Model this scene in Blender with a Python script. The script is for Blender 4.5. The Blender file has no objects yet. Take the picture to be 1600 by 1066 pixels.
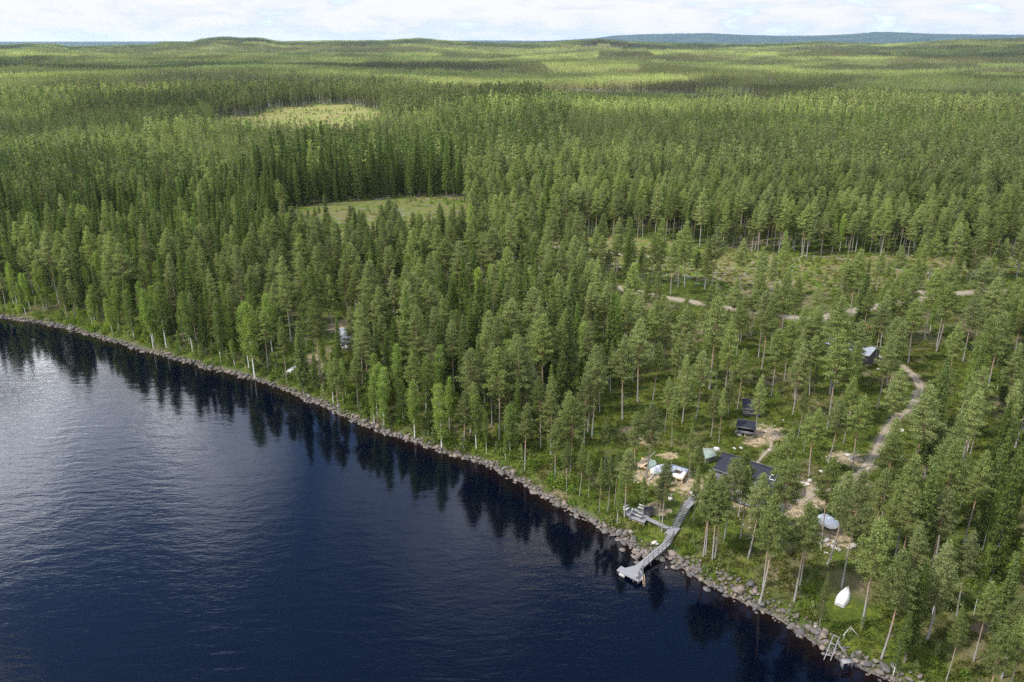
import bpy, math, random
import numpy as np
from mathutils import Vector, Matrix
rnd = random.Random(7)
rng = np.random.default_rng(11)
C = bpy.context.scene.collection
R = math.radians
# ------------------------------------------------------------------ camera model (photo is 1600 x 1066)
H, FPX, PITCH = 70.0, 1244.0, R(20.66)
cp, sp = math.cos(PITCH), math.sin(PITCH)

def ray(px, py):
    u, v = px - 800.0, 533.0 - py
    return np.array([u, FPX * cp + v * sp, -FPX * sp + v * cp])

def project(x, y, z):
    x = np.asarray(x, float); y = np.asarray(y, float); z = np.asarray(z, float)
    d = y * cp - (z - H) * sp
    v = y * sp + (z - H) * cp
    d = np.where(d < 1, 1, d)
    return 800 + FPX * x / d, 533 - FPX * v / d, d

def plane(px, py, z):
    r = ray(px, py); t = (z - H) / r[2]
    return np.array([r[0] * t, r[1] * t, z])

SHORE_PX = [(0,497),(60,505),(105,514),(150,525),(200,541),(240,552),(270,560),(340,578),(400,594),(440,608),(480,625),(520,643),(568,665),
            (640,690),(700,709),(745,722),(780,736),(815,755),(850,776),(900,802),(940,825),(975,845),(1000,862),(1012,868),(1028,866),(1043,868),
            (1052,880),(1072,893),(1100,912),(1130,927),(1160,942),(1210,965),(1260,998),(1310,1030),(1390,1066)]
sh = [plane(a, b, 0)[:2] for a, b in SHORE_PX]
d0 = sh[0] - sh[2]; d0 /= np.linalg.norm(d0)
d1 = sh[-1] - sh[-4]; d1 /= np.linalg.norm(d1)
ext0 = [sh[0] + d0 * k + np.array([0.05, 0.6]) * k * k / 900 for k in (700, 350, 160, 60)]
ext1 = [sh[-1] + d1 * k for k in (40, 120, 300, 1500)]
SHORE = np.array(ext0 + sh + ext1)
# finer, slightly ragged shoreline
pts = []
for a, b in zip(SHORE[:-1], SHORE[1:]):
    n = max(1, int(min(np.linalg.norm(b - a), 200) / 3.0))
    nrm = np.array([-(b - a)[1], (b - a)[0]]); nrm /= np.linalg.norm(nrm)
    for i in range(n):
        pts.append(a + (b - a) * i / n + nrm * (rng.normal(0, .22) if i else 0))
pts.append(SHORE[-1]); SHORE = np.array(pts)

def shore_d(x, y):
    """signed distance to the shoreline, positive on land"""
    x = np.atleast_1d(np.asarray(x, float)); y = np.atleast_1d(np.asarray(y, float))
    out = np.empty(x.shape)
    A = SHORE[:-1]; B = SHORE[1:]; AB = B - A; L2 = (AB ** 2).sum(1)
    for s in range(0, len(x), 20000):
        P = np.stack([x[s:s + 20000], y[s:s + 20000]], 1)
        AP = P[:, None] - A[None]
        t = np.clip((AP * AB).sum(2) / L2, 0, 1)
        D = AP - t[..., None] * AB
        dd = (D ** 2).sum(2); k = dd.argmin(1); ii = np.arange(len(P))
        cr = AB[k, 0] * AP[ii, k, 1] - AB[k, 1] * AP[ii, k, 0]
        out[s:s + 20000] = np.sqrt(dd[ii, k]) * np.sign(cr)
    return out

def sst(a, b, v):
    t = np.clip((v - a) / (b - a), 0, 1); return t * t * (3 - 2 * t)

# value noise
_perm = rng.random((256, 256))
def vnoise(x, y):
    x = np.asarray(x, float); y = np.asarray(y, float)
    xi = np.floor(x).astype(int); yi = np.floor(y).astype(int)
    fx = x - xi; fy = y - yi; fx = fx * fx * (3 - 2 * fx); fy = fy * fy * (3 - 2 * fy)
    g = lambda i, j: _perm[i % 256, j % 256]
    return (g(xi, yi) * (1 - fx) + g(xi + 1, yi) * fx) * (1 - fy) + (g(xi, yi + 1) * (1 - fx) + g(xi + 1, yi + 1) * fx) * fy
def fbm(x, y, o=4):
    s = 0; a = 1; n = 0
    for k in range(o):
        s = s + a * vnoise(x * 2 ** k + 17.3 * k, y * 2 ** k + 9.1 * k); n += a; a *= .5
    return s / n

RIDGE = np.array([(-400,72),(0,71),(45,69),(85,70),(100,73),(160,72),(210,71),(245,70),(262,67),(300,68),(318,64),(338,62),(352,60.5),(375,62.5),(400,61.5),(420,65),(440,67),(520,66),(600,66),(655,63),(700,66),(760,69),(840,69),(900,66),(940,64),(970,67),(1050,70),(1150,71),(1230,70),(1280,67),(1330,69),(1390,70),(1440,67),(1500,64),(1600,64),(2000,66)], float)
BLUE = np.array([(-400,67),(600,66),(760,65),(860,65.5),(930,62),(960,58.5),(1000,57),(1060,56),(1110,55.5),(1150,57.5),(1210,59),(1270,59),(1320,57.5),(1370,54.5),(1410,55.5),(1450,57),(1520,58),(1600,58.5),(2000,60)], float)

def far_h(x, y):
    r = np.hypot(x, y); px = 800 + FPX * x / np.maximum(y * cp, 1)
    ra = np.interp(px, RIDGE[:, 0], RIDGE[:, 1]); bl = np.interp(px, BLUE[:, 0], BLUE[:, 1])
    z1 = 70 + 4300 * (64 - ra) / FPX - 15
    z2 = 70 + 11500 * (64 - bl) / FPX * 1.03
    h = z1 * sst(1500, 4300, r) * (1 - .8 * sst(4500, 6200, r))
    h = np.maximum(h, z2 * sst(8500, 11500, r) * (1 - sst(12500, 15000, r)))
    h = h + sst(500, 1400, r) * (1 - sst(3500, 4200, r)) * (fbm(x / 520 + 3, y / 420 + 8, 3) - .45) * 30
    return h

def hgt(x, y, d=None):
    x = np.atleast_1d(np.asarray(x, float)); y = np.atleast_1d(np.asarray(y, float))
    if d is None: d = shore_d(x, y)
    dl = np.maximum(d, 0)
    h = .95 * sst(-.3, 2.6, d) + 2.3 * sst(2.5, 17, dl) + .012 * np.maximum(dl - 15, 0) * (1 - sst(500, 900, dl)) + 4 * sst(60, 500, dl)
    h = h + (fbm(x / 14, y / 14, 3) - .5) * 1.1 * sst(2, 12, dl)
    h = h + np.where(d < 0, np.maximum(d * .55, -3) * 1.0, 0) - .02
    return h + far_h(x, y) * sst(0, 100, dl)

def G(px, py, dz=0.0):
    """the ground point seen at a pixel"""
    r = ray(px, py); r = r / np.linalg.norm(r)
    t = (H - 4) / -r[2]
    for _ in range(14):
        x, y = r[0] * t, r[1] * t
        h = max(float(hgt(x, y)[0]), 0) + dz
        t = (H - h) / -r[2] * .8 + t * .2
    return np.array([r[0] * t, r[1] * t, H + r[2] * t])

def top_height(base, ty):
    """height of an upright thing on base whose top is seen at image row ty"""
    v = 533 - ty
    # v/F = (y sp + (z-H) cp)/(y cp-(z-H) sp)
    k = v / FPX; y = base[1]
    zz = y * (k * cp - sp) / (cp + k * sp)
    return zz + H - base[2]

# ------------------------------------------------------------------ node helpers / materials
def new_mat(name):
    m = bpy.data.materials.new(name); m.use_nodes = True
    nt = m.node_tree; nt.nodes.clear()
    return m, nt
def N(nt, t, **kw):
    n = nt.nodes.new(t)
    for k, v in kw.items():
        if k in n.inputs.keys() if isinstance(k, str) else False: n.inputs[k].default_value = v
        else: setattr(n, k, v)
    return n
def L(nt, a, b): nt.links.new(a, b)
def mixc(nt, fac, a, b, blend='MIX'):
    n = nt.nodes.new('ShaderNodeMix'); n.data_type = 'RGBA'; n.blend_type = blend
    for s, v in ((n.inputs[0], fac), (n.inputs[6], a), (n.inputs[7], b)):
        if hasattr(v, 'links'): L(nt, v, s)
        elif isinstance(v, (int, float)): s.default_value = v
        else: s.default_value = (*v, 1) if len(v) == 3 else v
    return n.outputs[2]
def math_(nt, op, a, b=None, c=None, clamp=False):
    n = nt.nodes.new('ShaderNodeMath'); n.operation = op; n.use_clamp = clamp
    for i, v in enumerate((a, b, c)):
        if v is None: continue
        if hasattr(v, 'links'): L(nt, v, n.inputs[i])
        else: n.inputs[i].default_value = v
    return n.outputs[0]
def noise(nt, vec, scale, detail=3, rough=.55, dist=0):
    n = nt.nodes.new('ShaderNodeTexNoise'); n.inputs['Scale'].default_value = scale
    n.inputs['Detail'].default_value = detail; n.inputs['Roughness'].default_value = rough; n.inputs['Distortion'].default_value = dist
    if vec is not None: L(nt, vec, n.inputs['Vector'])
    return n.outputs['Fac']
def ramp(nt, fac, stops):
    n = nt.nodes.new('ShaderNodeValToRGB'); L(nt, fac, n.inputs[0]); e = n.color_ramp.elements
    while len(e) < len(stops): e.new(.5)
    for el, (p, c) in zip(e, stops): el.position = p; el.color = (*c, 1) if len(c) == 3 else c
    return n.outputs[0]
def mapr(nt, v, a, b, c=0., d=1.):
    n = nt.nodes.new('ShaderNodeMapRange'); n.inputs[1].default_value = a; n.inputs[2].default_value = b
    n.inputs[3].default_value = c; n.inputs[4].default_value = d; n.clamp = True; L(nt, v, n.inputs[0]); return n.outputs[0]
def finish(nt, col, rough=.8, bump=None, spec=.3, bstr=.4, bdist=.05, metal=0.):
    p = nt.nodes.new('ShaderNodeBsdfPrincipled'); o = nt.nodes.new('ShaderNodeOutputMaterial')
    if hasattr(col, 'links'): L(nt, col, p.inputs['Base Color'])
    else: p.inputs['Base Color'].default_value = (*col, 1)
    if hasattr(rough, 'links'): L(nt, rough, p.inputs['Roughness'])
    else: p.inputs['Roughness'].default_value = rough
    p.inputs['Specular IOR Level'].default_value = spec; p.inputs['Metallic'].default_value = metal
    if bump is not None:
        b = nt.nodes.new('ShaderNodeBump'); b.inputs['Strength'].default_value = bstr; b.inputs['Distance'].default_value = bdist
        L(nt, bump, b.inputs['Height']); L(nt, b.outputs[0], p.inputs['Normal'])
    L(nt, p.outputs[0], o.inputs[0]); return p

def foliage(name, a, b, c, trans=.42):
    """a,b: darker and lighter leaf colours, c: tone of the odd tree"""
    m, nt = new_mat(name)
    geo = N(nt, 'ShaderNodeNewGeometry'); oi = N(nt, 'ShaderNodeObjectInfo')
    tc = N(nt, 'ShaderNodeTexCoord')
    base = mixc(nt, geo.outputs['Random Per Island'], a, b)
    f = mapr(nt, oi.outputs['Random'], .25, 1.0, 0, .8)
    base = mixc(nt, f, base, c)
    # brightness changes from stand to stand: real stands differ in species and age
    gp = N(nt, 'ShaderNodeNewGeometry')
    st = noise(nt, gp.outputs['Position'], .0045, 2, .5)
    br = mapr(nt, st, .33, .67, .70, 1.32)
    vo = nt.nodes.new('ShaderNodeTexVoronoi'); vo.inputs['Scale'].default_value = .0046; L(nt, gp.outputs['Position'], vo.inputs['Vector'])
    sep = N(nt, 'ShaderNodeSeparateXYZ'); L(nt, vo.outputs['Color'], sep.inputs[0]); sy = N(nt, 'ShaderNodeSeparateXYZ'); L(nt, gp.outputs['Position'], sy.inputs[0])
    wy = mapr(nt, sy.outputs[1], 380, 750); cell = mapr(nt, sep.outputs[0], .1, .9, .44, 1.28)
    cell = math_(nt, 'ADD', 1.0, math_(nt, 'MULTIPLY', wy, math_(nt, 'SUBTRACT', cell, 1.0))); br = math_(nt, 'MULTIPLY', br, cell)
    r2 = math_(nt, 'FRACT', math_(nt, 'MULTIPLY', oi.outputs['Random'], 17.31))
    br = math_(nt, 'MULTIPLY', br, mapr(nt, r2, 0, 1, .72, 1.34))
    vm = nt.nodes.new('ShaderNodeVectorMath'); vm.operation = 'SCALE'; L(nt, base, vm.inputs[0]); L(nt, br, vm.inputs['Scale'])
    base = vm.outputs[0]
    d = N(nt, 'ShaderNodeBsdfDiffuse'); L(nt, base, d.inputs[0])
    t = N(nt, 'ShaderNodeBsdfTranslucent'); L(nt, mixc(nt, 1.0, base, (1.25, 1.3, .55), 'MULTIPLY'), t.inputs[0])
    g = N(nt, 'ShaderNodeBsdfGlossy'); g.inputs['Roughness'].default_value = .45; g.inputs[0].default_value = (.9, .95, 1, 1)
    x = N(nt, 'ShaderNodeMixShader'); x.inputs[0].default_value = trans; L(nt, d.outputs[0], x.inputs[1]); L(nt, t.outputs[0], x.inputs[2])
    y = N(nt, 'ShaderNodeMixShader'); y.inputs[0].default_value = .008; L(nt, x.outputs[0], y.inputs[1]); L(nt, g.outputs[0], y.inputs[2])
    o = N(nt, 'ShaderNodeOutputMaterial'); L(nt, y.outputs[0], o.inputs[0]); return m

def simple(name, c1, c2=None, scale=3., rough=.75, spec=.3, bstr=.3, stretch=None, metal=0.):
    m, nt = new_mat(name); tc = N(nt, 'ShaderNodeTexCoord'); v = tc.outputs['Object']
    if stretch:
        mp = N(nt, 'ShaderNodeMapping'); mp.inputs['Scale'].default_value = stretch; L(nt, v, mp.inputs[0]); v = mp.outputs[0]
    n = noise(nt, v, scale, 5, .6)
    c2 = c2 or tuple(k * .7 for k in c1)
    finish(nt, ramp(nt, n, [(.3, c2), (.7, c1)]), rough, n, spec, bstr, .03, metal); return m

M = {}
M['pine'] = foliage('pine_needles', (.132, .163, .050), (.262, .308, .096), (.220, .242, .108))
M['spruce'] = foliage('spruce_needles', (.066, .100, .024), (.160, .220, .042), (.116, .148, .048), .30)
M['birch'] = foliage('birch_leaves', (.128, .190, .042), (.255, .335, .078), (.225, .285, .060), .5)
M['bush'] = foliage('bush_leaves', (.080, .135, .020), (.170, .250, .040), (.215, .275, .030), .45)
M['moss'] = foliage('ground_leaves', (.055, .078, .012), (.115, .140, .018), (.130, .118, .034), .3)
M['deadneedle'] = foliage('dead_needles', (.20, .10, .05), (.34, .20, .12), (.28, .15, .09), .2)

def bark_mat(name, low, high, zsplit, zone, spots=None):
    m, nt = new_mat(name); tc = N(nt, 'ShaderNodeTexCoord'); sx = N(nt, 'ShaderNodeSeparateXYZ'); L(nt, tc.outputs['Object'], sx.inputs[0])
    n = noise(nt, tc.outputs['Object'], 2.2, 4, .65)
    f = mapr(nt, math_(nt, 'ADD', sx.outputs[2], math_(nt, 'MULTIPLY', n, 2.5)), zsplit, zsplit + zone)
    c = mixc(nt, f, low, high)
    n2 = noise(nt, tc.outputs['Object'], 9, 4, .7)
    c = mixc(nt, mapr(nt, n2, .35, .7, .0, .55), c, spots or tuple(k * .4 for k in low))
    finish(nt, c, .85, n2, .2, .5, .05); return m
M['pinebark'] = bark_mat('pine_bark', (.33, .305, .285), (.44, .27, .16), 4.5, 4.5)
M['sprucebark'] = bark_mat('spruce_bark', (.20, .175, .155), (.22, .18, .15), 4, 6)
M['birchbark'] = bark_mat('birch_bark', (.78, .76, .72), (.70, .66, .60), 5, 6, (.12, .11, .10))
M['deadwood'] = bark_mat('dead_wood', (.36, .33, .31), (.44, .40, .37), 3, 4)

# ------------------------------------------------------------------ mesh helpers
def mesh_np(name, V, F, mats, mi=None, smooth=False):
    """V (n,3), F list of equal-size arrays [(k,3),(k,4)...]"""
    me = bpy.data.meshes.new(name)
    V = np.asarray(V, np.float32)
    me.vertices.add(len(V)); me.vertices.foreach_set('co', V.ravel())
    loops = np.concatenate([f.ravel() for f in F]).astype(np.int32)
    sizes = np.concatenate([np.full(len(f), f.shape[1]) for f in F]).astype(np.int32)
    starts = np.concatenate([[0], np.cumsum(sizes)[:-1]]).astype(np.int32)
    me.loops.add(len(loops)); me.loops.foreach_set('vertex_index', loops)
    me.polygons.add(len(sizes)); me.polygons.foreach_set('loop_start', starts); me.polygons.foreach_set('loop_total', sizes)
    if mi is not None: me.polygons.foreach_set('material_index', np.asarray(mi, np.int32))
    if smooth: me.polygons.foreach_set('use_smooth', np.ones(len(sizes), bool))
    for m in mats: me.materials.append(m)
    me.update(calc_edges=True); return me

class MB:
    def __init__(s): s.v = []; s.f3 = []; s.f4 = []; s.n = 0
    def add(s, V, F):
        V = np.asarray(V, float); F = np.asarray(F, int) + s.n; s.v.append(V); s.n += len(V)
        (s.f3 if F.shape[1] == 3 else s.f4).append(F); return s
    def box(s, c, size, yaw=0., rot=None):
        x, y, z = (k / 2 for k in size)
        V = np.array([(-x,-y,-z),(x,-y,-z),(x,y,-z),(-x,y,-z),(-x,-y,z),(x,-y,z),(x,y,z),(-x,y,z)], float)
        if rot is not None: V = V @ np.array(rot).T
        elif yaw: cc, ss = math.cos(yaw), math.sin(yaw); V = V @ np.array([[cc, ss, 0], [-ss, cc, 0], [0, 0, 1]])
        return s.add(V + np.array(c), [(0,3,2,1),(4,5,6,7),(0,1,5,4),(1,2,6,5),(2,3,7,6),(3,0,4,7)])
    def beam(s, a, b, w, h=None):
        """square bar from a to b"""
        a = np.array(a, float); b = np.array(b, float); d = b - a; ln = np.linalg.norm(d); d = d / ln
        up = np.array([0, 0, 1.]) if abs(d[2]) < .95 else np.array([1., 0, 0])
        sd = np.cross(d, up); sd /= np.linalg.norm(sd); u = np.cross(sd, d)
        return s.box((a + b) / 2, (ln, w, h or w), rot=np.stack([d, sd, u], 1))
    def box2(s, a, b, w, parent):
        s.beam(a, b, w); return s.build('post', W_GREY, parent)
    def tube(s, P, rad, n=7, cap=False):
        P = np.asarray(P, float); k = len(P); rad = np.broadcast_to(rad, (k,)); V = []
        for i in range(k):
            d = P[min(i + 1, k - 1)] - P[max(i - 1, 0)]; d /= np.linalg.norm(d)
            up = np.array([1., 0, 0]) if abs(d[0]) < .8 else np.array([0, 1., 0])
            a = np.cross(d, up); a /= np.linalg.norm(a); b = np.cross(d, a)
            for j in range(n):
                t = 2 * math.pi * j / n; V.append(P[i] + rad[i] * (a * math.cos(t) + b * math.sin(t)))
        F = [(i*n+j, i*n+(j+1)%n, (i+1)*n+(j+1)%n, (i+1)*n+j) for i in range(k-1) for j in range(n)]
        s.add(V, F)
        if cap:
            for i in (0, k - 1):
                Q = V[i*n:(i+1)*n]; c = np.mean(Q, 0); s.add([c] + list(Q), [(0, 1 + j, 1 + (j + 1) % n) for j in range(n)])
        return s
    def prism(s, poly, z0, z1, close=True):
        """vertical prism of a convex-ish polygon [(x,y)], fan capped"""
        n = len(poly); c = np.mean(poly, 0)
        V = [(x, y, z0) for x, y in poly] + [(x, y, z1) for x, y in poly] + [(c[0], c[1], z0), (c[0], c[1], z1)]
        s.add(V, [(i, (i+1) % n, n + (i+1) % n, n + i) for i in range(n)])
        s.add(V, [(2*n, (i+1) % n, i) for i in range(n)] + [(2*n+1, n+i, n+(i+1) % n) for i in range(n)])
        return s
    def arrays(s): return np.concatenate(s.v), ([np.concatenate(s.f3)] if s.f3 else []) + ([np.concatenate(s.f4)] if s.f4 else [])
    def mesh(s, name, mat, smooth=False):
        V, F = s.arrays(); return mesh_np(name, V, F, [mat], smooth=smooth)
    def build(s, name, mat, parent=None, smooth=False, loc=(0, 0, 0), rz=0., label=None):
        o = bpy.data.objects.new(name, s.mesh(name, mat, smooth)); C.objects.link(o)
        if parent is not None: o.parent = parent
        o.location = loc; o.rotation_euler = (0, 0, rz)
        if label: o['label'] = label
        return o

def thing(name, label, cat, loc=(0, 0, 0), rz=0., group=None, scale=None):
    o = bpy.data.objects.new(name, None); C.objects.link(o); o.empty_display_size = .3
    o.location = loc; o.rotation_euler = (0, 0, rz); o['label'] = label; o['category'] = cat
    if group: o['group'] = group
    if scale: o.scale = scale
    return o
def tag(o, label, cat=None, group=None, kind=None):
    o['label'] = label
    if cat: o['category'] = cat
    if group: o['group'] = group
    if kind: o['kind'] = kind
    return o

# ------------------------------------------------------------------ ground sheet
GREY = simple('weathered_deck_wood', (.40, .39, .40), (.27, .26, .27), 4, .8, .2, .3, (8, 1, 1))
def zone_attr(x, y, d):
    """surface masks of the ground: 0 moss, values fall off around bare patches"""
    def blob(px, py, rx, ry):
        c = G(px, py); return 1 - np.hypot((x - c[0]) / (rx * .86), (y - c[1]) / (ry * .86))
    bare = np.full(x.shape, -1.)
    near = (np.hypot(x, y) < 600)
    for b in BARE: bare = np.where(near, np.maximum(bare, blob(*b)), bare)
    return bare
BARE = [(1065,752,5.5,4.5),(1035,742,6,4.5),(1095,768,5,4),(1012,742,3.5,3),(1120,786,4,2.5),(1150,784,5,2.4),(1205,786,5,3),(1235,795,4,4),(1262,778,5,5),(1275,765,4,4),
        (1300,842,4,3),(1290,826,5,3),(1336,752,3.5,3),(1322,716,4.5,4),(1195,676,5,5),(1212,680,3,2.5),(1180,690,3,3),(1245,792,4,5),(1000,690,3,2),(1045,712,2.5,2),
        (485,561,4,3.5),(532,508,4.5,7),(545,540,3,3),(985,672,3,2),(1035,800,2,1.2),(1020,790,2,1.2)]
def line_px(pp): return [G(*p)[:2] for p in pp]
ROADS = {'road_main': ([(780,402),(815,408),(850,424),(900,436),(960,448),(1020,462),(1080,472),(1130,480),(1200,490),(1235,496),(1262,500),(1290,496),(1330,487),(1380,477),(1430,469),(1475,461),(1560,455),(1640,450)], 1.7),
         'road_fork': ([(1430,469),(1450,463),(1435,455),(1405,450)], 1.3),
         'road_track': ([(1262,500),(1275,512),(1290,522),(1315,530),(1345,544),(1375,558),(1405,570),(1428,588),(1437,610),(1425,634),(1400,655),(1382,680),(1365,715),(1342,742),(1310,758),(1275,768),(1250,785)], .85),
         'path': ([(1215,680),(1207,690),(1203,700),(1192,713),(1182,726)], .28),
         'road_far': ([(860,388),(885,386),(930,392),(990,400),(1060,404)], 1.3)}
ROADW = {}
for k, (pp, w) in ROADS.items():
    P = np.array(line_px(pp)); Q = [P[0]]
    for i in range(len(P) - 1):   # Catmull-Rom
        p0, p1, p2, p3 = P[max(i-1, 0)], P[i], P[i+1], P[min(i+2, len(P)-1)]
        for t in np.linspace(0, 1, 9)[1:]:
            Q.append(.5 * (2*p1 + (p2-p0)*t + (2*p0-5*p1+4*p2-p3)*t*t + (3*p1-p0-3*p2+p3)*t**3))
    ROADW[k] = (np.array(Q), w)
def road_dist(x, y):
    """distance to the nearest road edge (negative inside)"""
    best = np.full(x.shape, 99.)
    idx = np.where((y > 60) & (y < 480) & (np.abs(x) < 400))[0]
    for Q, w in ROADW.values():
        A, B = Q[:-1], Q[1:]; AB = B - A; L2 = (AB**2).sum(1) + 1e-9
        for s in range(0, len(idx), 20000):
            ii = idx[s:s+20000]; P = np.stack([x[ii], y[ii]], 1); AP = P[:, None] - A[None]
            t = np.clip((AP*AB).sum(2)/L2, 0, 1); D = np.sqrt(((AP - t[..., None]*AB)**2).sum(2)).min(1) - w
            best[ii] = np.minimum(best[ii], D)
    return best

def inpoly(px, py, poly):
    px = np.asarray(px); py = np.asarray(py); r = np.zeros(px.shape, bool); n = len(poly); j = n - 1
    for i in range(n):
        xi, yi = poly[i]; xj, yj = poly[j]
        c = ((yi > py) != (yj > py)) & (px < (xj - xi) * (py - yi) / (yj - yi + 1e-12) + xi)
        r ^= c; j = i
    return r
CLEAR_A = [(868,398),(872,374),(940,378),(1000,380),(1100,387),(1200,393),(1300,397),(1400,400),(1500,402),(1700,408),(1700,442),(1600,436),(1500,432),(1400,446),(1300,452),(1200,456),(1130,450),(1040,432),(960,420)]
CLEAR_B = [(440,372),(438,330),(520,316),(600,310),(700,305),(735,307),(735,328),(728,385),(600,394),(480,396)]
CLEAR_C = [(330,222),(332,190),(352,184),(395,180),(430,170),(470,168),(490,163),(545,164),(560,168),(598,174),(590,190),(600,204),(560,206),(545,222),(470,224),(440,220),(395,224)]
CLEAR_D = [(180,158),(190,152),(240,152),(250,157),(230,161)]
CLEAR_E = [(585,248),(600,243),(660,242),(665,249),(630,252)]
CLEAR_F = [(1060,150),(1100,146),(1200,147),(1210,152),(1120,155)]
CLEARS = [CLEAR_A, CLEAR_B, CLEAR_C, CLEAR_D, CLEAR_E, CLEAR_F]

def make_ground():
    az = np.radians(np.concatenate([np.linspace(-80, -38, 40)[:-1], np.linspace(-38, 38, 560), np.linspace(38, 80, 40)[1:]]))
    rr = [40.]
    while rr[-1] < 15500:
        r = rr[-1]; rr.append(r + (.8 if r < 200 else .8 + (r - 200) * .0085))
    rr = np.array(rr)
    A, Rr = np.meshgrid(az, rr); X = (np.sin(A) * Rr).ravel(); Y = (np.cos(A) * Rr).ravel()
    D = shore_d(X, Y); Z = hgt(X, Y, D)
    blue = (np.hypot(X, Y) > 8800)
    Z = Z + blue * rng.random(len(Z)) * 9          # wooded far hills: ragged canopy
    nr, na = len(rr), len(az)
    i = np.arange(nr - 1)[:, None] * na + np.arange(na - 1)[None]
    F = np.stack([i, i + 1, i + na + 1, i + na], -1).reshape(-1, 4)
    keep = (D[F] > -14).any(1)
    F = F[keep]
    me = mesh_np('ground', np.stack([X, Y, Z], 1), [F], [ground_mat()], smooth=True)
    px, py, _ = project(X, Y, Z); q_ = np.hypot(X, Y) + 1; px = px + (fbm(X / 45, Y / 45, 3) - .5) * 18000 / q_; py = py + (fbm(X / 45 + 90, Y / 45, 3) - .5) * 7000 / q_
    cl = np.zeros(len(X))
    for P in CLEARS: cl = np.maximum(cl, inpoly(px, py, P) * 1.)
    cl[np.hypot(X, Y) > 3500] = 0
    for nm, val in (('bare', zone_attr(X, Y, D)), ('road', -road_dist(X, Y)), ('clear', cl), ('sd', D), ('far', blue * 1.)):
        at = me.attributes.new(nm, 'FLOAT', 'POINT'); at.data.foreach_set('value', val.astype(np.float32))
    o = bpy.data.objects.new('ground', me); C.objects.link(o); tag(o, 'mossy green forest floor with sandy bare patches', kind='structure')
    return len(F)

def attr(nt, nm):
    a = nt.nodes.new('ShaderNodeAttribute'); a.attribute_name = nm; return a.outputs['Fac']
def ground_mat():
    m, nt = new_mat('forest_floor'); g = N(nt, 'ShaderNodeNewGeometry'); P = g.outputs['Position']
    n1 = noise(nt, P, .35, 6, .65); n2 = noise(nt, P, 2.6, 4, .7); n3 = noise(nt, P, .07, 3, .6)
    moss = ramp(nt, n1, [(.30, (.034, .048, .009)), (.46, (.066, .086, .012)), (.58, (.110, .130, .016)), (.70, (.125, .100, .045))])
    moss = mixc(nt, mapr(nt, n2, .40, .62), moss, (.035, .055, .012))
    litter = ramp(nt, n2, [(.3, (.10, .07, .045)), (.7, (.22, .165, .12))])
    moss = mixc(nt, mapr(nt, n3, .50, .66, 0, .75), moss, litter)
    clr = ramp(nt, noise(nt, P, .22, 6, .7), [(.35, (.060, .105, .015)), (.47, (.10, .138, .022)), (.56, (.145, .130, .05)), (.68, (.20, .16, .10))])
    clr = mixc(nt, mapr(nt, n2, .5, .68, 0, .6), clr, (.10, .12, .03)); clr = mixc(nt, mapr(nt, n3, .42, .62, 0, .7), clr, (.17, .135, .06))
    c = mixc(nt, attr(nt, 'clear'), moss, clr)
    sand = ramp(nt, noise(nt, P, 1.2, 5, .7), [(.32, (.09, .075, .045)), (.47, (.20, .155, .09)), (.58, (.31, .24, .15)), (.72, (.44, .36, .24))])
    f = mapr(nt, math_(nt, 'ADD', attr(nt, 'bare'), math_(nt, 'MULTIPLY', math_(nt, 'SUBTRACT', noise(nt, P, .6, 5, .7), .5), 2.4)), .12, .45)
    c = mixc(nt, f, c, sand)
    f = mapr(nt, math_(nt, 'ADD', attr(nt, 'road'), math_(nt, 'MULTIPLY', math_(nt, 'SUBTRACT', n2, .5), 3.0)), -.7, .7)
    c = mixc(nt, f, c, ramp(nt, n2, [(.3, (.16, .125, .09)), (.7, (.34, .28, .22))]))
    # stones and mud at the waterline
    sd = attr(nt, 'sd'); f = mapr(nt, sd, 1.6, .2)
    c = mixc(nt, f, c, ramp(nt, n2, [(.3, (.05, .045, .04)), (.7, (.16, .14, .12))]))
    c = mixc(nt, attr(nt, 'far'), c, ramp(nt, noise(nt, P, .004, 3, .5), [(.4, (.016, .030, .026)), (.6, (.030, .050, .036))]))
    finish(nt, c, .95, n2, .1, .8, .12); return m

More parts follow.
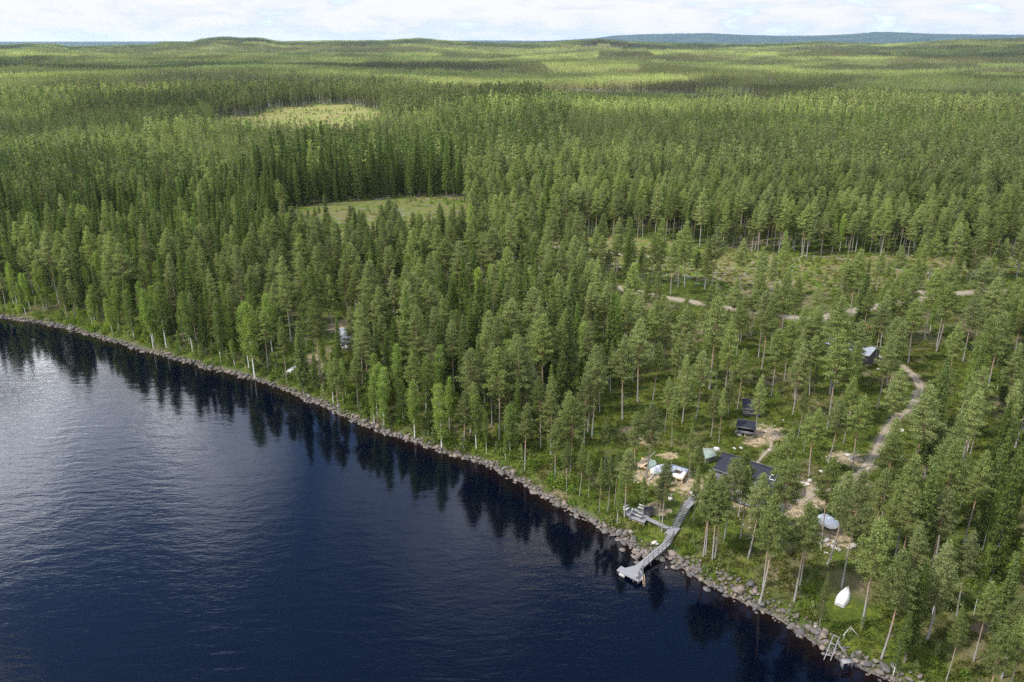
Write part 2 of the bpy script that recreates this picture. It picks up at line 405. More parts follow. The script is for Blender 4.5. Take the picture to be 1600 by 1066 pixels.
def make_water():
    m, nt = new_mat('lake_water'); g = N(nt, 'ShaderNodeNewGeometry'); P = g.outputs['Position']
    mp = N(nt, 'ShaderNodeMapping'); mp.inputs['Rotation'].default_value = (0, 0, R(-28)); mp.inputs['Scale'].default_value = (.55, 1.5, 1); L(nt, P, mp.inputs[0])
    sd = attr(nt, 'sd')
    calm = mapr(nt, sd, -4, -45, .12, 1.)
    patch = mapr(nt, noise(nt, P, .018, 3, .6), .35, .65, .45, 1.15)
    w1 = noise(nt, mp.outputs[0], .38, 3, .55, .4); w2 = noise(nt, mp.outputs[0], 1.7, 3, .6, .2)
    hh = math_(nt, 'ADD', math_(nt, 'MULTIPLY', w1, .17), math_(nt, 'MULTIPLY', w2, .05))
    hh = math_(nt, 'MULTIPLY', hh, math_(nt, 'MULTIPLY', calm, patch))
    shal = mapr(nt, math_(nt, 'ADD', sd, math_(nt, 'MULTIPLY', noise(nt, P, .3, 3, .6), 3)), -2.5, 3.0)
    c = mixc(nt, shal, (.0004, .0013, .0054), (.009, .004, .0022))
    p = finish(nt, c, .06, hh, .5, 1.0, .55); p.inputs['IOR'].default_value = 1.333
    az = np.radians(np.linspace(-88, 88, 353)); rr = np.geomspace(8, 16500, 220)
    A, Rr = np.meshgrid(az, rr); X = (np.sin(A) * Rr).ravel(); Y = (np.cos(A) * Rr).ravel()
    D = shore_d(X, Y)
    i = np.arange(219)[:, None] * 353 + np.arange(352)[None]
    F = np.stack([i, i + 1, i + 354, i + 353], -1).reshape(-1, 4); F = F[(D[F] < 30).any(1)]
    me = mesh_np('lake', np.stack([X, Y, X * 0], 1), [F], [m], smooth=True)
    at = me.attributes.new('sd', 'FLOAT', 'POINT'); at.data.foreach_set('value', D.astype(np.float32))
    o = bpy.data.objects.new('lake_water', me); C.objects.link(o); tag(o, 'dark blue rippled lake water', kind='structure')
make_ground(); make_water()

# ------------------------------------------------------------------ trees
def tris(P, size, r, flat=0.):
    """random small triangles at points P"""
    n = len(P); a = r.normal(size=(n, 3)); a /= np.linalg.norm(a, axis=1)[:, None]
    b = r.normal(size=(n, 3)); b[:, 2] *= 1 - flat; a[:, 2] *= 1 - flat
    b -= (a * b).sum(1)[:, None] * a; b /= np.linalg.norm(b, axis=1)[:, None] + 1e-9
    s = size * r.uniform(.7, 1.3, (n, 1))
    V = np.stack([P - a * s * .5 - b * s * .3, P + a * s * .5 - b * s * .3, P + b * s * .6], 1).reshape(-1, 3)
    return V, np.arange(3 * n).reshape(-1, 3)

def make_tree(kind, seed, detail=1.0):
    """returns crown arrays, trunk builder; detail 1 near, .15 far"""
    r = np.random.default_rng(seed); tb = MB(); P = []; S = []
    hi = detail > .5
    if kind in ('pine', 'deadpine'):
        Ht = 16.; c0 = (r.uniform(.45, .56) if seed % 100 >= 4 else r.uniform(.27, .42)) * Ht; Lm = r.uniform(1.95, 2.55); nw = int(28 if hi else 11)
        bend = r.normal(0, .22, 2)
        ax = lambda z: np.array([bend[0] * math.sin(z / Ht * 3), bend[1] * math.sin(z / Ht * 2.4), z])
        zs = np.linspace(0, Ht, 9 if hi else 4); tb.tube([ax(z) for z in zs], [max(.02, .128 * (1 - z / Ht) ** .7 + .01) + (.04 if z == 0 else 0) for z in zs], 7 if hi else 4)
        for i in range(nw):
            t = (i + r.uniform(0, .8)) / nw; z = c0 + t * (Ht - c0)
            prof = (.6 + 2.2 * t if t < .18 else 1.0) * (1 - .92 * max(0, (t - .18) / .82) ** 1.25)
            nb = (5 if hi else 3); ph = r.uniform(0, 6.28)
            for k in range(nb):
                if r.random() < .14: continue
                th = ph + k * 6.283 / nb + r.normal(0, .25); ln = Lm * prof * r.uniform(.48, 1.25)
                el = R(-8 + 48 * t + r.normal(0, 8)); d = np.array([math.cos(th) * math.cos(el), math.sin(th) * math.cos(el), math.sin(el)])
                o = ax(z)
                if hi: tb.tube([o, o + d * ln * .5, o + d * ln * .95 + np.array([0, 0, .1 * ln])], [.035, .022, .008], 3)
                n = max(1, int(round(ln * (3.4 if hi else 1.4))))
                for q in range(n):
                    u = .38 + .62 * (q + r.uniform(.2, .9)) / n; c = o + d * ln * u + np.array([0, 0, .12 * ln * u * u])
                    m = 17 if hi else 3
                    P.append(c + r.normal(0, 1, (m, 3)) * ((.22, .22, .11) if hi else (.36, .36, .2))); S.append(np.full(m, .17 if hi else .72))
        m = 16 if hi else 3; P.append(ax(Ht) + r.normal(0, 1, (m, 3)) * (.12, .12, .3)); S.append(np.full(m, .25 if hi else .5))
        if hi:
            for k in range(10):   # dead stubs
                z = r.uniform(.2, .5) * Ht; th = r.uniform(0, 6.28); ln = r.uniform(.4, 1.3); o = ax(z)
                tb.tube([o, o + np.array([math.cos(th) * ln, math.sin(th) * ln, -.15 * ln])], [.022, .006], 3)
    elif kind == 'spruce':
        Ht = 17.; c0 = r.uniform(.06, .16) * Ht; Lm = r.uniform(1.55, 2.0); nw = 34 if hi else 13
        zs = np.linspace(0, Ht, 8 if hi else 3); tb.tube([(0, 0, z) for z in zs], [max(.015, .17 * (1 - z / Ht)) for z in zs], 6 if hi else 4)
        for i in range(nw):
            t = (i + r.uniform(0, .7)) / nw; z = c0 + t * (Ht - c0); prof = (1 - t) ** .82 * (min(1, .65 + 2 * t)) + .05
            nb = 7 if hi else 4; ph = r.uniform(0, 6.28)
            for k in range(nb):
                if r.random() < .08: continue
                th = ph + k * 6.283 / nb + r.normal(0, .2); ln = Lm * prof * r.uniform(.7, 1.15)
                el = R(-30 + 50 * t); d = np.array([math.cos(th) * math.cos(el), math.sin(th) * math.cos(el), math.sin(el)]); o = np.array([0, 0, z])
                n = max(1, int(round(ln * (3.6 if hi else 1.5))))
                if hi and t < .6: tb.tube([o, o + d * ln * .9], [.025, .006], 3)
                for q in range(n):
                    u = .22 + .78 * (q + r.uniform(.2, .9)) / n; c = o + d * ln * u + np.array([0, 0, .16 * ln * u ** 2 - (.08 if hi else 0)])
                    m = 13 if hi else 2
                    P.append(c + r.normal(0, 1, (m, 3)) * ((.14, .14, .11) if hi else (.25, .25, .22))); S.append(np.full(m, .20 if hi else .8))
        m = 8 if hi else 2; P.append(np.array([0, 0, Ht]) + r.normal(0, 1, (m, 3)) * (.05, .05, .35)); S.append(np.full(m, .18 if hi else .35))
    else:
        Ht = 13.; c0 = r.uniform(.10, .28) * Ht; Lm = r.uniform(1.4, 1.9); bend = r.normal(0, .5, 2)
        ax = lambda z: np.array([bend[0] * (z / Ht) ** 1.6 * 1.2, bend[1] * (z / Ht) ** 1.6 * 1.2, z])
        zs = np.linspace(0, Ht * .97, 8 if hi else 4); tb.tube([ax(z) for z in zs], [max(.012, .12 * (1 - z / Ht) ** .9) for z in zs], 6 if hi else 4)
        nw = 30 if hi else 10
        for i in range(nw):
            t = (i + r.uniform(0, .9)) / nw; z = c0 + t * (Ht - c0) * .95; prof = math.sin(math.pi * (.14 + .80 * t)) ** .8 * r.uniform(.7, 1.1)
            for k in range(4 if hi else 2):
                th = r.uniform(0, 6.28); ln = Lm * prof * r.uniform(.6, 1.2); el = R(r.uniform(20, 60)); o = ax(z)
                d = np.array([math.cos(th) * math.cos(el), math.sin(th) * math.cos(el), math.sin(el)])
                if hi: tb.tube([o, o + d * ln * .6, o + d * ln], [.022, .012, .005], 3)
                n = max(2, int(ln * (3.4 if hi else 1.5)))
                for q in range(n):
                    u = .3 + .7 * (q + r.random()) / n; c = o + d * ln * u; m = 12 if hi else 4
                    P.append(c + r.normal(0, 1, (m, 3)) * ((.24, .24, .26) if hi else (.4, .4, .4))); S.append(np.full(m, .185 if hi else .62))
    P = np.concatenate(P); S = np.concatenate(S)[:, None]
    V, F = tris(P, S, r)
    return V, F, tb, Ht

PROT = {}   # kind -> list of (crown mesh, trunk mesh, joined mesh, height)
FOL = {'pine': ('pine', 'pinebark'), 'spruce': ('spruce', 'sprucebark'), 'birch': ('birch', 'birchbark')}
def joined(name, parts):
    V = []; F3 = []; F4 = []; m3 = []; m4 = []; n = 0; mats = []
    for (v, fs, mat) in parts:
        if mat not in mats: mats.append(mat)
        k = mats.index(mat)
        for f in fs:
            (F3 if f.shape[1] == 3 else F4).append(f + n); (m3 if f.shape[1] == 3 else m4).append(np.full(len(f), k))
        V.append(v); n += len(v)
    F = ([np.concatenate(F3)] if F3 else []) + ([np.concatenate(F4)] if F4 else [])
    return mesh_np(name, np.concatenate(V), F, [M[k] for k in mats], np.concatenate(m3 + m4))
for kind, nvar in (('pine', 9), ('spruce', 5), ('birch', 5)):
    fm, bm_ = FOL[kind]; PROT[kind] = []; PROT[kind + '_mid'] = []
    for s in range(nvar):
        V, F, tb, Ht = make_tree(kind, 100 + s)
        cm = mesh_np(kind + '_crown', V, [F], [M[fm]]); tm = tb.mesh(kind + '_trunk', M[bm_], True)
        tv, tf = tb.arrays()
        PROT[kind].append((cm, tm, joined(kind + '_whole', [(V, [F], fm), (tv, tf, bm_)]), Ht))
    for s in range(4):
        V, F, tb, Ht = make_tree(kind, 200 + s, .2); tv, tf = tb.arrays()
        PROT[kind + '_mid'].append((None, None, joined(kind + '_mid', [(V, [F], fm), (tv, tf, bm_)]), Ht))

def far_patch(mix, hscale, seed, n=110, size=46.):
    r = np.random.default_rng(seed); parts = []; 
    acc = {'pine': [], 'spruce': [], 'birch': [], 'pinebark': [], 'birchbark': [], 'sprucebark': []}
    for i in range(n):
        k = r.choice(['pine', 'spruce', 'birch'], p=mix); x, y = r.uniform(-size / 2, size / 2, 2)
        ht = {'pine': 15.5, 'spruce': 17, 'birch': 12}[k] * hscale * r.uniform(.75, 1.15)
        m = 20; t = np.sort(r.uniform(0, 1, m)) ** .9
        if k == 'pine': z = ht * (.45 + .55 * t); rad = 1.9 * (1 - .85 * t ** 1.5)
        elif k == 'spruce': z = ht * (.1 + .9 * t); rad = 1.9 * (1 - t) ** .85 + .1
        else: z = ht * (.25 + .75 * t); rad = 1.9 * np.sin(np.pi * (.15 + .8 * t))
        th = r.uniform(0, 6.28, m); q = r.uniform(.4, 1., m)
        P = np.stack([x + np.cos(th) * rad * q, y + np.sin(th) * rad * q, z], 1)
        acc[k].append((P, np.full(m, 1.15) * (1.1 - .6 * t)))
        tb = MB(); tb.tube([(x, y, 0), (x, y, ht * .8)], [.17, .08], 3); acc[{'pine': 'pinebark', 'spruce': 'sprucebark', 'birch': 'birchbark'}[k]].append(tb.arrays())
    for k in ('pine', 'spruce', 'birch'):
        if acc[k]:
            V, F = tris(np.concatenate([a for a, b in acc[k]]), np.concatenate([b for a, b in acc[k]])[:, None], r); parts.append((V, [F], k))
    for k in ('pinebark', 'birchbark', 'sprucebark'):
        for tv, tf in acc[k]: parts.append((tv, tf, k))
    return joined('far_patch', parts)

def scatter(name, prot_meshes, P, rz, sc, var, label, kind='stuff', category=None):
    """one object whose geometry nodes set the given meshes on the given points"""
    me = bpy.data.meshes.new(name); me.vertices.add(len(P)); me.vertices.foreach_set('co', np.asarray(P, np.float32).ravel())
    for nm, v in (('rz', rz), ('sc', sc)):
        a = me.attributes.new(nm, 'FLOAT', 'POINT'); a.data.foreach_set('value', np.asarray(v, np.float32))
    a = me.attributes.new('vr', 'INT', 'POINT'); a.data.foreach_set('value', np.asarray(var, np.int32))
    o = bpy.data.objects.new(name, me); C.objects.link(o); tag(o, label, category, kind=kind)
    nt = bpy.data.node_groups.new(name + '_nodes', 'GeometryNodeTree')
    nt.interface.new_socket('Geometry', in_out='INPUT', socket_type='NodeSocketGeometry'); nt.interface.new_socket('Geometry', in_out='OUTPUT', socket_type='NodeSocketGeometry')
    gi = nt.nodes.new('NodeGroupInput'); go = nt.nodes.new('NodeGroupOutput'); jn = nt.nodes.new('GeometryNodeJoinGeometry')
    def named(nm, tp):
        n = nt.nodes.new('GeometryNodeInputNamedAttribute'); n.data_type = tp; n.inputs['Name'].default_value = nm; return n.outputs['Attribute']
    comb = nt.nodes.new('ShaderNodeCombineXYZ'); nt.links.new(named('rz', 'FLOAT'), comb.inputs[2])
    scv = named('sc', 'FLOAT'); vrv = named('vr', 'INT')
    for i, pm in enumerate(prot_meshes):
        po = bpy.data.objects.new(name + '_source', pm)
        oi = nt.nodes.new('GeometryNodeObjectInfo'); oi.inputs['Object'].default_value = po; oi.inputs['As Instance'].default_value = True
        cmpn = nt.nodes.new('FunctionNodeCompare'); cmpn.data_type = 'INT'; cmpn.operation = 'EQUAL'
        nt.links.new(vrv, cmpn.inputs[2]); cmpn.inputs[3].default_value = i
        mp = nt.nodes.new('GeometryNodeMeshToPoints'); nt.links.new(gi.outputs[0], mp.inputs['Mesh']); nt.links.new(cmpn.outputs[0], mp.inputs['Selection'])
        ip = nt.nodes.new('GeometryNodeInstanceOnPoints'); nt.links.new(mp.outputs[0], ip.inputs['Points']); nt.links.new(oi.outputs['Geometry'], ip.inputs['Instance'])
        nt.links.new(comb.outputs[0], ip.inputs['Rotation']); nt.links.new(scv, ip.inputs['Scale']); nt.links.new(ip.outputs[0], jn.inputs[0])
    nt.links.new(jn.outputs[0], go.inputs[0])
    md = o.modifiers.new('scatter', 'NODES'); md.node_group = nt; return o

# --- named trees of the photograph: base pixel, top row, kind
EXPL = [(919,779,706,'pine'),(936,802,715,'pine'),(949,801,713,'pine'),(964,818,743,'birch'),(976,809,701,'pine'),(991,754,646,'pine'),(1010,746,628,'pine'),
 (1005,818,743,'pine'),(1034,831,718,'pine'),(1030,826,735,'pine'),(1050,698,618,'pine'),(1038,677,590,'pine'),(1076,754,662,'pine'),(1088,782,688,'pine'),
 (1123,693,609,'pine'),(1083,815,726,'pine'),(1099,870,745,'pine'),(1103,866,737,'pine'),(1113,876,748,'pine'),(1117,872,755,'pine'),(1131,848,714,'pine'),
 (1154,807,706,'pine'),(1157,842,730,'pine'),(1169,872,737,'pine'),(1186,946,772,'pine'),(1192,918,790,'pine'),(1214,821,671,'pine'),(1222,852,722,'pine'),(1241,940,785,'pine'),
 (1250,915,792,'pine'),(1180,681,585,'pine'),(1152,640,545,'pine'),(1246,686,600,'pine'),(1256,706,640,'pine'),(1264,745,640,'pine'),(1294,723,622,'pine'),(1318,693,590,'pine'),
 (1333,734,620,'pine'),(1283,859,715,'pine'),(1294,881,735,'pine'),(1315,918,735,'pine'),(1347,978,812,'pine'),(1279,990,894,'pine'),(1395,1057,950,'birch'),
 (1429,1012,884,'pine'),(1495,962,832,'pine'),(1478,1064,950,'pine'),(1521,1033,912,'pine'),(1521,962,850,'birch'),(1535,860,767,'birch'),(1377,1029,862,'pine'),
 (1481,868,772,'spruce'),(1452,905,760,'pine'),(1505,850,705,'pine'),(1530,850,702,'spruce'),(1565,1060,935,'pine'),(1600,1020,890,'pine'),(1452,860,735,'spruce'),
 (1394,580,495,'pine'),(690,699,596,'birch'),(648,686,595,'birch'),(600,667,568,'birch'),(585,663,580,'birch'),(724,704,612,'pine'),(760,708,640,'birch'),(735,680,545,'pine'),
 (820,735,630,'pine'),(868,755,655,'pine'),(845,700,590,'pine'),(780,690,545,'pine'),(398,590,470,'birch'),(390,580,475,'birch'),(260,543,440,'birch'),(302,553,455,'birch'),
 (186,516,430,'birch'),(210,530,450,'birch'),(345,565,470,'birch'),(240,545,450,'birch'),(420,582,485,'pine'),(448,600,512,'pine'),(530,648,560,'pine'),(560,640,555,'pine'),(475,615,500,'spruce'),
 (1140,590,500,'pine'),(1100,600,520,'pine'),(1070,610,520,'pine'),(1020,625,535,'pine'),(1225,600,500,'pine'),(1205,620,515,'pine'),(1265,620,525,'pine'),(1240,590,480,'pine'),(1330,600,500,'pine'),(1300,610,510,'pine'),
 (1370,640,525,'pine'),(1395,690,600,'pine'),(1430,720,620,'pine'),(1150,560,470,'pine'),(1185,560,455,'pine'),(1020,560,470,'pine'),(960,790,700,'pine'),(905,775,690,'pine'),(885,770,690,'pine'),(945,740,650,'pine')]
TREES = []   # x y z kind height explicit
def avoid_boxes():
    B = [(1168,740,8.5,4.5),(1175,640,3,3),(1165,665,3,3),(1108,708,3,2.5),(1045,738,5,3),(1012,722,2.5,2.5),(1290,820,3.5,2.5),(1317,935,3.2,4.6),(1325,548,6.5,4),(1450,708,2,2),
         (537,525,5,6),(455,580,2,3),(995,804,3,2.5),(1065,805,3,5),(1050,829,2,2),(1080,782,2.5,2),(1040,848,2,4),(1350,512,2,2),(490,560,4,3),(1012,812,3,1),(1205,765,4,4),(1150,770,5,3),(812,405,4,4)]
    return [(*G(a, b)[:2], c, d) for a, b, c, d in B]
AV = avoid_boxes()
for (a, b, t, k) in EXPL:
    g = G(a, b); h = top_height(g, t)
    TREES.append((g[0], g[1], g[2], k, min(max(h, 5), 21), 1))
ex = np.array([(t[0], t[1]) for t in TREES])

def sample(rmin, rmax, cell, azmax=R(38)):
    """jittered grid over the wedge seen by the camera (with a margin)"""
    xs = np.arange(-rmax * math.sin(azmax) - 30, rmax * math.sin(azmax) + 30, cell); ys = np.arange(50, rmax, cell)
    X, Y = np.meshgrid(xs, ys); X = X.ravel() + rng.uniform(-.48, .48, X.size) * cell; Y = Y.ravel() + rng.uniform(-.48, .48, Y.size) * cell
    r = np.hypot(X, Y); az = np.arctan2(X, Y); k = (r >= rmin) & (r < rmax) & (np.abs(az) < azmax + 12 / r); X, Y = X[k], Y[k]
    D = shore_d(X, Y); k = D > 1.5; return X[k], Y[k], D[k]

OPEN = [(868,778),(900,712),(930,650),(960,560),(1000,520),(1080,500),(1140,495),(1200,505),(1262,515),(1330,545),(1380,570),(1425,600),(1420,700),(1375,760),(1345,860),(1350,940),(1345,1010),(1310,1025),(1150,940),(1040,865)]
EXPLZ = [(900,810),(905,745),(960,690),(1110,688),(1160,690),(1235,680),(1360,690),(1350,760),(1338,860),(1350,940),(1345,1010),(1310,1025),(1150,940),(1040,865)]
SPRUCEZ = [(560,660),(585,560),(690,500),(830,440),(900,440),(960,500),(930,600),(860,720),(800,735),(700,705)]
DARKZ = [(-300,430),(-300,270),(0,262),(200,262),(420,300),(430,340),(470,370),(430,420),(300,440),(100,430)]
SPR2 = [(400,322),(410,290),(480,262),(700,262),(735,300),(720,312),(600,316),(455,328)]
SPR3 = [(690,262),(690,190),(760,160),(860,150),(890,190),(880,262),(800,290)]
BAND = [(-50,140),(-50,112),(300,108),(700,108),(850,128),(840,150),(700,140),(520,150),(300,150)]
YOUNG = [(842,168),(850,152),(1000,148),(1160,158),(1230,170),(1100,176),(900,178)]

# stands: voronoi cells with their own species mix and height
SV = rng.uniform((-4200, 0), (4200, 6500), (520, 2)); SVt = rng.random(520); SVh = rng.uniform(.55, 1.15, 520)
def stand(x, y):
    xx = x + (vnoise(x / 60, y / 60) - .5) * 90; yy = y + (vnoise(x / 60 + 50, y / 60) - .5) * 90
    out = np.empty(len(x), int)
    for s in range(0, len(x), 20000):
        out[s:s+20000] = ((xx[s:s+20000, None] - SV[None, :, 0])**2 + (yy[s:s+20000, None] - SV[None, :, 1])**2).argmin(1)
    return out

X, Y, D = sample(50, 950, 3.5)
Z = hgt(X, Y, D); PX, PY, dep = project(X, Y, Z); RR = np.hypot(X, Y)
nzx = (fbm(X / 45, Y / 45, 3) - .5) * 2; RPX, RPY = PX, PY; PX = PX + nzx * 9000 / RR; PY = PY + (fbm(X / 45 + 90, Y / 45, 3) - .5) * 2 * 3500 / RR
keep = np.ones(len(X)); keep *= .90
inopen = inpoly(PX, PY, OPEN); keep[inopen] = .25
keep[inpoly(PX, PY, EXPLZ)] = 0
strip = inpoly(PX, PY, [(880,440),(1000,440),(1200,462),(1460,452),(1560,440),(1640,440),(1640,520),(1500,500),(1330,545),(1200,505),(1080,500),(960,520),(890,470)])
keep[strip & ~inopen] = .19; keep[strip & (PY < 492)] = .05
right = inpoly(PX, PY, [(1330,545),(1500,480),(2000,440),(2000,1300),(1380,1300),(1345,1010),(1338,860),(1375,760),(1425,640)])
keep[right] = .46; keep[right & (PY < 515)] = .13
cent = inpoly(PX, PY, SPRUCEZ); keep[cent] = .62
leftz = (PX < 900) & (PY > 350) & ~cent; keep[leftz] = .62
keep[(D < 30) & (PX < 870)] = .82; keep[(D < 12) & (PX < 870)] = 1.1; keep[(D < 5) & (PX < 700)] = 1.2
for P in CLEARS: keep[inpoly(PX, PY, P)] = .012
keep[inpoly(PX, PY, [(420,356),(760,350),(760,375),(420,390)])] *= .55
keep[road_dist(X, Y) < .4] = 0
for ax_, ay_, bx_, by_ in AV: keep[(np.abs(X - ax_) < bx_) & (np.abs(Y - ay_) < by_)] = 0
# openings so the plot with the second hut can be seen
for a, b, rx, ry in ((490,565,4.5,6),(537,545,4.5,13),(455,582,5,4),(1325,555,9,5),(1460,640,5,3),(1450,715,3.5,3)):
    g = G(a, b); keep[((X - g[0]) / rx)**2 + ((Y - g[1]) / ry)**2 < 1] = 0
dd = np.sqrt(((X[:, None] - ex[None, :, 0])**2 + (Y[:, None] - ex[None, :, 1])**2).min(1)); keep[dd < 2.2] = 0
k = rng.random(len(X)) < keep
X, Y, Z, D, PX, PY, RR, inopen, cent, leftz, right = (a[k] for a in (X, Y, Z, D, PX, PY, RR, inopen, cent, leftz, right))
st = stand(X, Y)
pm = np.tile([.80, .13, .07], (len(X), 1)); hs = np.full(len(X), 1.0)
far = RR > 330
t = SVt[st]
pm[far & (t < .2)] = (.25, .70, .05); pm[far & (t >= .2) & (t < .35)] = (.55, .35, .10); pm[far & (t > .93)] = (.35, .1, .55)
hs[far] = (SVh[st] * .95)[far]
pm[(RR < 330) & (PX < 900)] = (.50, .34, .16)
pm[cent] = (.42, .46, .12); hs[cent] = 1.02
pm[right] = (.70, .16, .14); pm[inopen] = (.95, .02, .03)
strip2 = (PY > 385) & (PX > 880) & (PX < 1700) & (PY < 560); pm[strip2] = (.93, .04, .03); hs[strip2] = .95
belt = (D < 13) & (PX < 870); pm[belt] = (.36, .26, .38); hs[belt] = 1.0
belt2 = (D < 5); hs[belt2] *= .85; pm[belt2 & (PX < 870)] = (.14, .12, .74)
z = inpoly(PX, PY, DARKZ); pm[z] = (.22, .72, .06); hs[z] = .98
z = inpoly(PX, PY, SPR2); pm[z] = (.06, .90, .04); hs[z] = 1.22
z = inpoly(PX, PY, SPR3); pm[z] = (.36, .60, .04); hs[z] = 1.02
z = inpoly(PX, PY, [(350,440),(540,345),(760,345),(880,400),(860,440),(700,500),(560,560),(400,500)]); pm[z] = (.78, .14, .08)
z = inpoly(PX, PY, [(740,345),(735,300),(880,262),(1000,230),(1700,240),(1700,408),(1100,387),(870,374)]); pm[z] = (.90, .06, .04); hs[z] = .95
z = inpoly(PX, PY, YOUNG); pm[z] = (.1, .05, .85); hs[z] = .6
cl = np.zeros(len(X), bool)
for P in CLEARS: cl |= inpoly(PX, PY, P)
hs[cl] = .4
u = rng.random(len(X)); cum = pm.cumsum(1); kd = (u > cum[:, 0]).astype(int) + (u > cum[:, 1]); kd = np.minimum(kd, 2)
KN = ['pine', 'spruce', 'birch']; base_h = np.array([15.2, 15.8, 11.5])
hh = base_h[kd] * hs * np.clip(rng.normal(1, .16, len(X)), .55, 1.35)
small = rng.random(len(X)) < .17; hh[small] *= rng.uniform(.38, .72, small.sum())
ALL = [(a, b, c, e, f, g) for a, b, c, e, f, g in zip(X, Y, Z, [KN[i] for i in kd], hh, [0] * len(X))] + TREES
print('trees near', len(ALL))

inopenA = np.array([a[5] == 1 for a in ALL]) | np.concatenate([inopen | right, np.zeros(len(TREES), bool)])
# the 300 of each kind that show largest become things, the rest one mass
arr = np.array([(a[0], a[1], a[2], a[4]) for a in ALL]); kinds = np.array([a[3] for a in ALL]); expl = np.array([a[5] for a in ALL])
tx, ty, tdep = project(arr[:, 0], arr[:, 1], arr[:, 2] + arr[:, 3]); bx, by, _ = project(arr[:, 0], arr[:, 1], arr[:, 2])
inview = (tx > -15) & (tx < 1615) & (ty > -20) & (ty < 1060)
size = arr[:, 3] / tdep * inview + expl * 10
LM = [('the dock', 1000, 890, 9), ('the stairs', 1060, 815, 6), ('the lakeside deck', 995, 804, 6), ('the long dark cabin', 1165, 745, 9), ('the two sheds', 1172, 655, 8),
      ('the tarped boat trailer', 1290, 822, 7), ('the upturned boat', 1317, 937, 6), ('the grey roofed house', 1325, 545, 10), ('the building site', 1045, 738, 7), ('the red log pile', 1350, 512, 6),
      ('the unfinished hut', 538, 530, 9), ('the white boat', 455, 580, 7), ('the hut in the woods', 1450, 708, 6)]
LMW = [(n, *G(a, b)[:2], r) for n, a, b, r in LM]
def where(x, y, d):
    for n, a, b, r in LMW:
        if math.hypot(x - a, y - b) < r: return 'near ' + n
    if d < 7: return 'at the rocky shore'
    if d < 20: return 'close to the lake'
    return 'inside the forest'
used = set()
def uniq(txt, px, py):
    for p in (0, 1, 2):
        s = f'{txt}, top {px / 16:.{p}f} percent across {py / 10.66:.{p}f} percent down'
        if s not in used: break
    used.add(s); return s
LOOK = {'pine': ['slender pine', 'bare stemmed pine', 'full crowned pine', 'orange barked pine'], 'spruce': ['narrow dark spruce', 'full dark spruce'], 'birch': ['leafy birch', 'white birch']}
single = np.zeros(len(ALL), bool)
sd_all = shore_d(arr[:, 0], arr[:, 1])
for kind in KN:
    idx = np.where((kinds == kind) & inview)[0]; idx = idx[np.argsort(-size[idx])][:300]; single[idx] = True
    P = PROT[kind]
    for i in idx:
        x, y, z, h = arr[i]; v = rnd.randrange(len(P)) if not (kind == 'pine' and inopenA[i] and rnd.random() < .8) else rnd.randrange(4, len(P)); cm, tm, _, Ht = P[v]; s = h / Ht
        hgtw = 'young ' if h < 9 else 'tall ' if h > 17 else ''
        lk = rnd.choice(LOOK[kind]); wr = where(x, y, sd_all[i])
        if len((hgtw + lk + ' ' + wr).split()) > 9: hgtw = ''
        if len((lk + ' ' + wr).split()) > 9: lk = lk.split()[-1]
        lb = uniq(f'{hgtw}{lk} {wr}', tx[i], ty[i])
        t_ = thing(kind + '_tree', lb, kind + ' tree', (x, y, z - .15), rnd.uniform(0, 6.28), kind + ' trees of the forest')
        wd = s * rnd.uniform(.82, 1.14) * (.62 if expl[i] and h < 11 else 1); t_.scale = (wd, wd, s)
        t_.rotation_euler[0] = rnd.gauss(0, .018); t_.rotation_euler[1] = rnd.gauss(0, .018)
        o1 = bpy.data.objects.new('trunk', tm); o2 = bpy.data.objects.new('crown', cm)
        for o in (o1, o2): C.objects.link(o); o.parent = t_
print('singles', single.sum())

rest = ~single & ~((by > 1500) | (np.abs(bx - 800) > 1150))
rr_ = np.hypot(arr[:, 0], arr[:, 1])
for kind in KN:
    for lod, lo, hi_, in (('', 0, 360), ('_mid', 360, 1e9)):
        s = rest & (kinds == kind) & (rr_ >= lo) & (rr_ < hi_); n = s.sum()
        if not n: continue
        P = PROT[kind + lod]; var = rng.integers(0, len(P), n); Ht = P[0][3]
        scatter(kind + '_forest' + ('_farther' if lod else ''), [p[2] for p in P], arr[s][:, :3] - (0, 0, .15), rng.uniform(0, 6.28, n), arr[s][:, 3] / Ht, var,
                f'dense mass of {kind} trees ' + ('beyond the clearings' if lod else 'filling the woods around the lakeside plots'), category='forest')

# far forest in patches
PT = [('pine_a', (.92, .05, .03), 1.0), ('pine_b', (.85, .12, .03), .85), ('mixed', (.55, .38, .07), 1.0), ('spruce', (.15, .83, .02), 1.1), ('young', (.25, .10, .65), .6), ('pine_c', (.95, .03, .02), .7)]
pm_ = [far_patch(m_, hs_, 50 + i) for i, (n_, m_, hs_) in enumerate(PT)]
X, Y, D = sample(940, 2600, 36.); X2, Y2, D2 = sample(2600, 6400, 44.)
X = np.concatenate([X, X2]); Y = np.concatenate([Y, Y2]); Z = hgt(X, Y)
PX, PY, _ = project(X, Y, Z); st = stand(X, Y); t = SVt[st]
var = np.select([t < .14, t < .28, t < .62, t < .85, t < .9], [3, 2, 0, 1, 4], 5)
var[inpoly(PX, PY, BAND) & (t < .6)] = 3
var[inpoly(PX, PY, SPR3) & (rng.random(len(PX)) < .5)] = 3; var[inpoly(PX, PY, YOUNG)] = 4
k = np.ones(len(X), bool)
for P in CLEARS: k &= ~inpoly(PX, PY, P)
X, Y, Z, var = X[k], Y[k], Z[k], var[k]
print('patches', len(X))
scatter('distant_forest', pm_, np.stack([X, Y, Z - .3], 1), rng.integers(0, 4, len(X)) * math.pi / 2, rng.uniform(.95, 1.1, len(X)), var, 'far pine and spruce forest running to the horizon', category='forest')
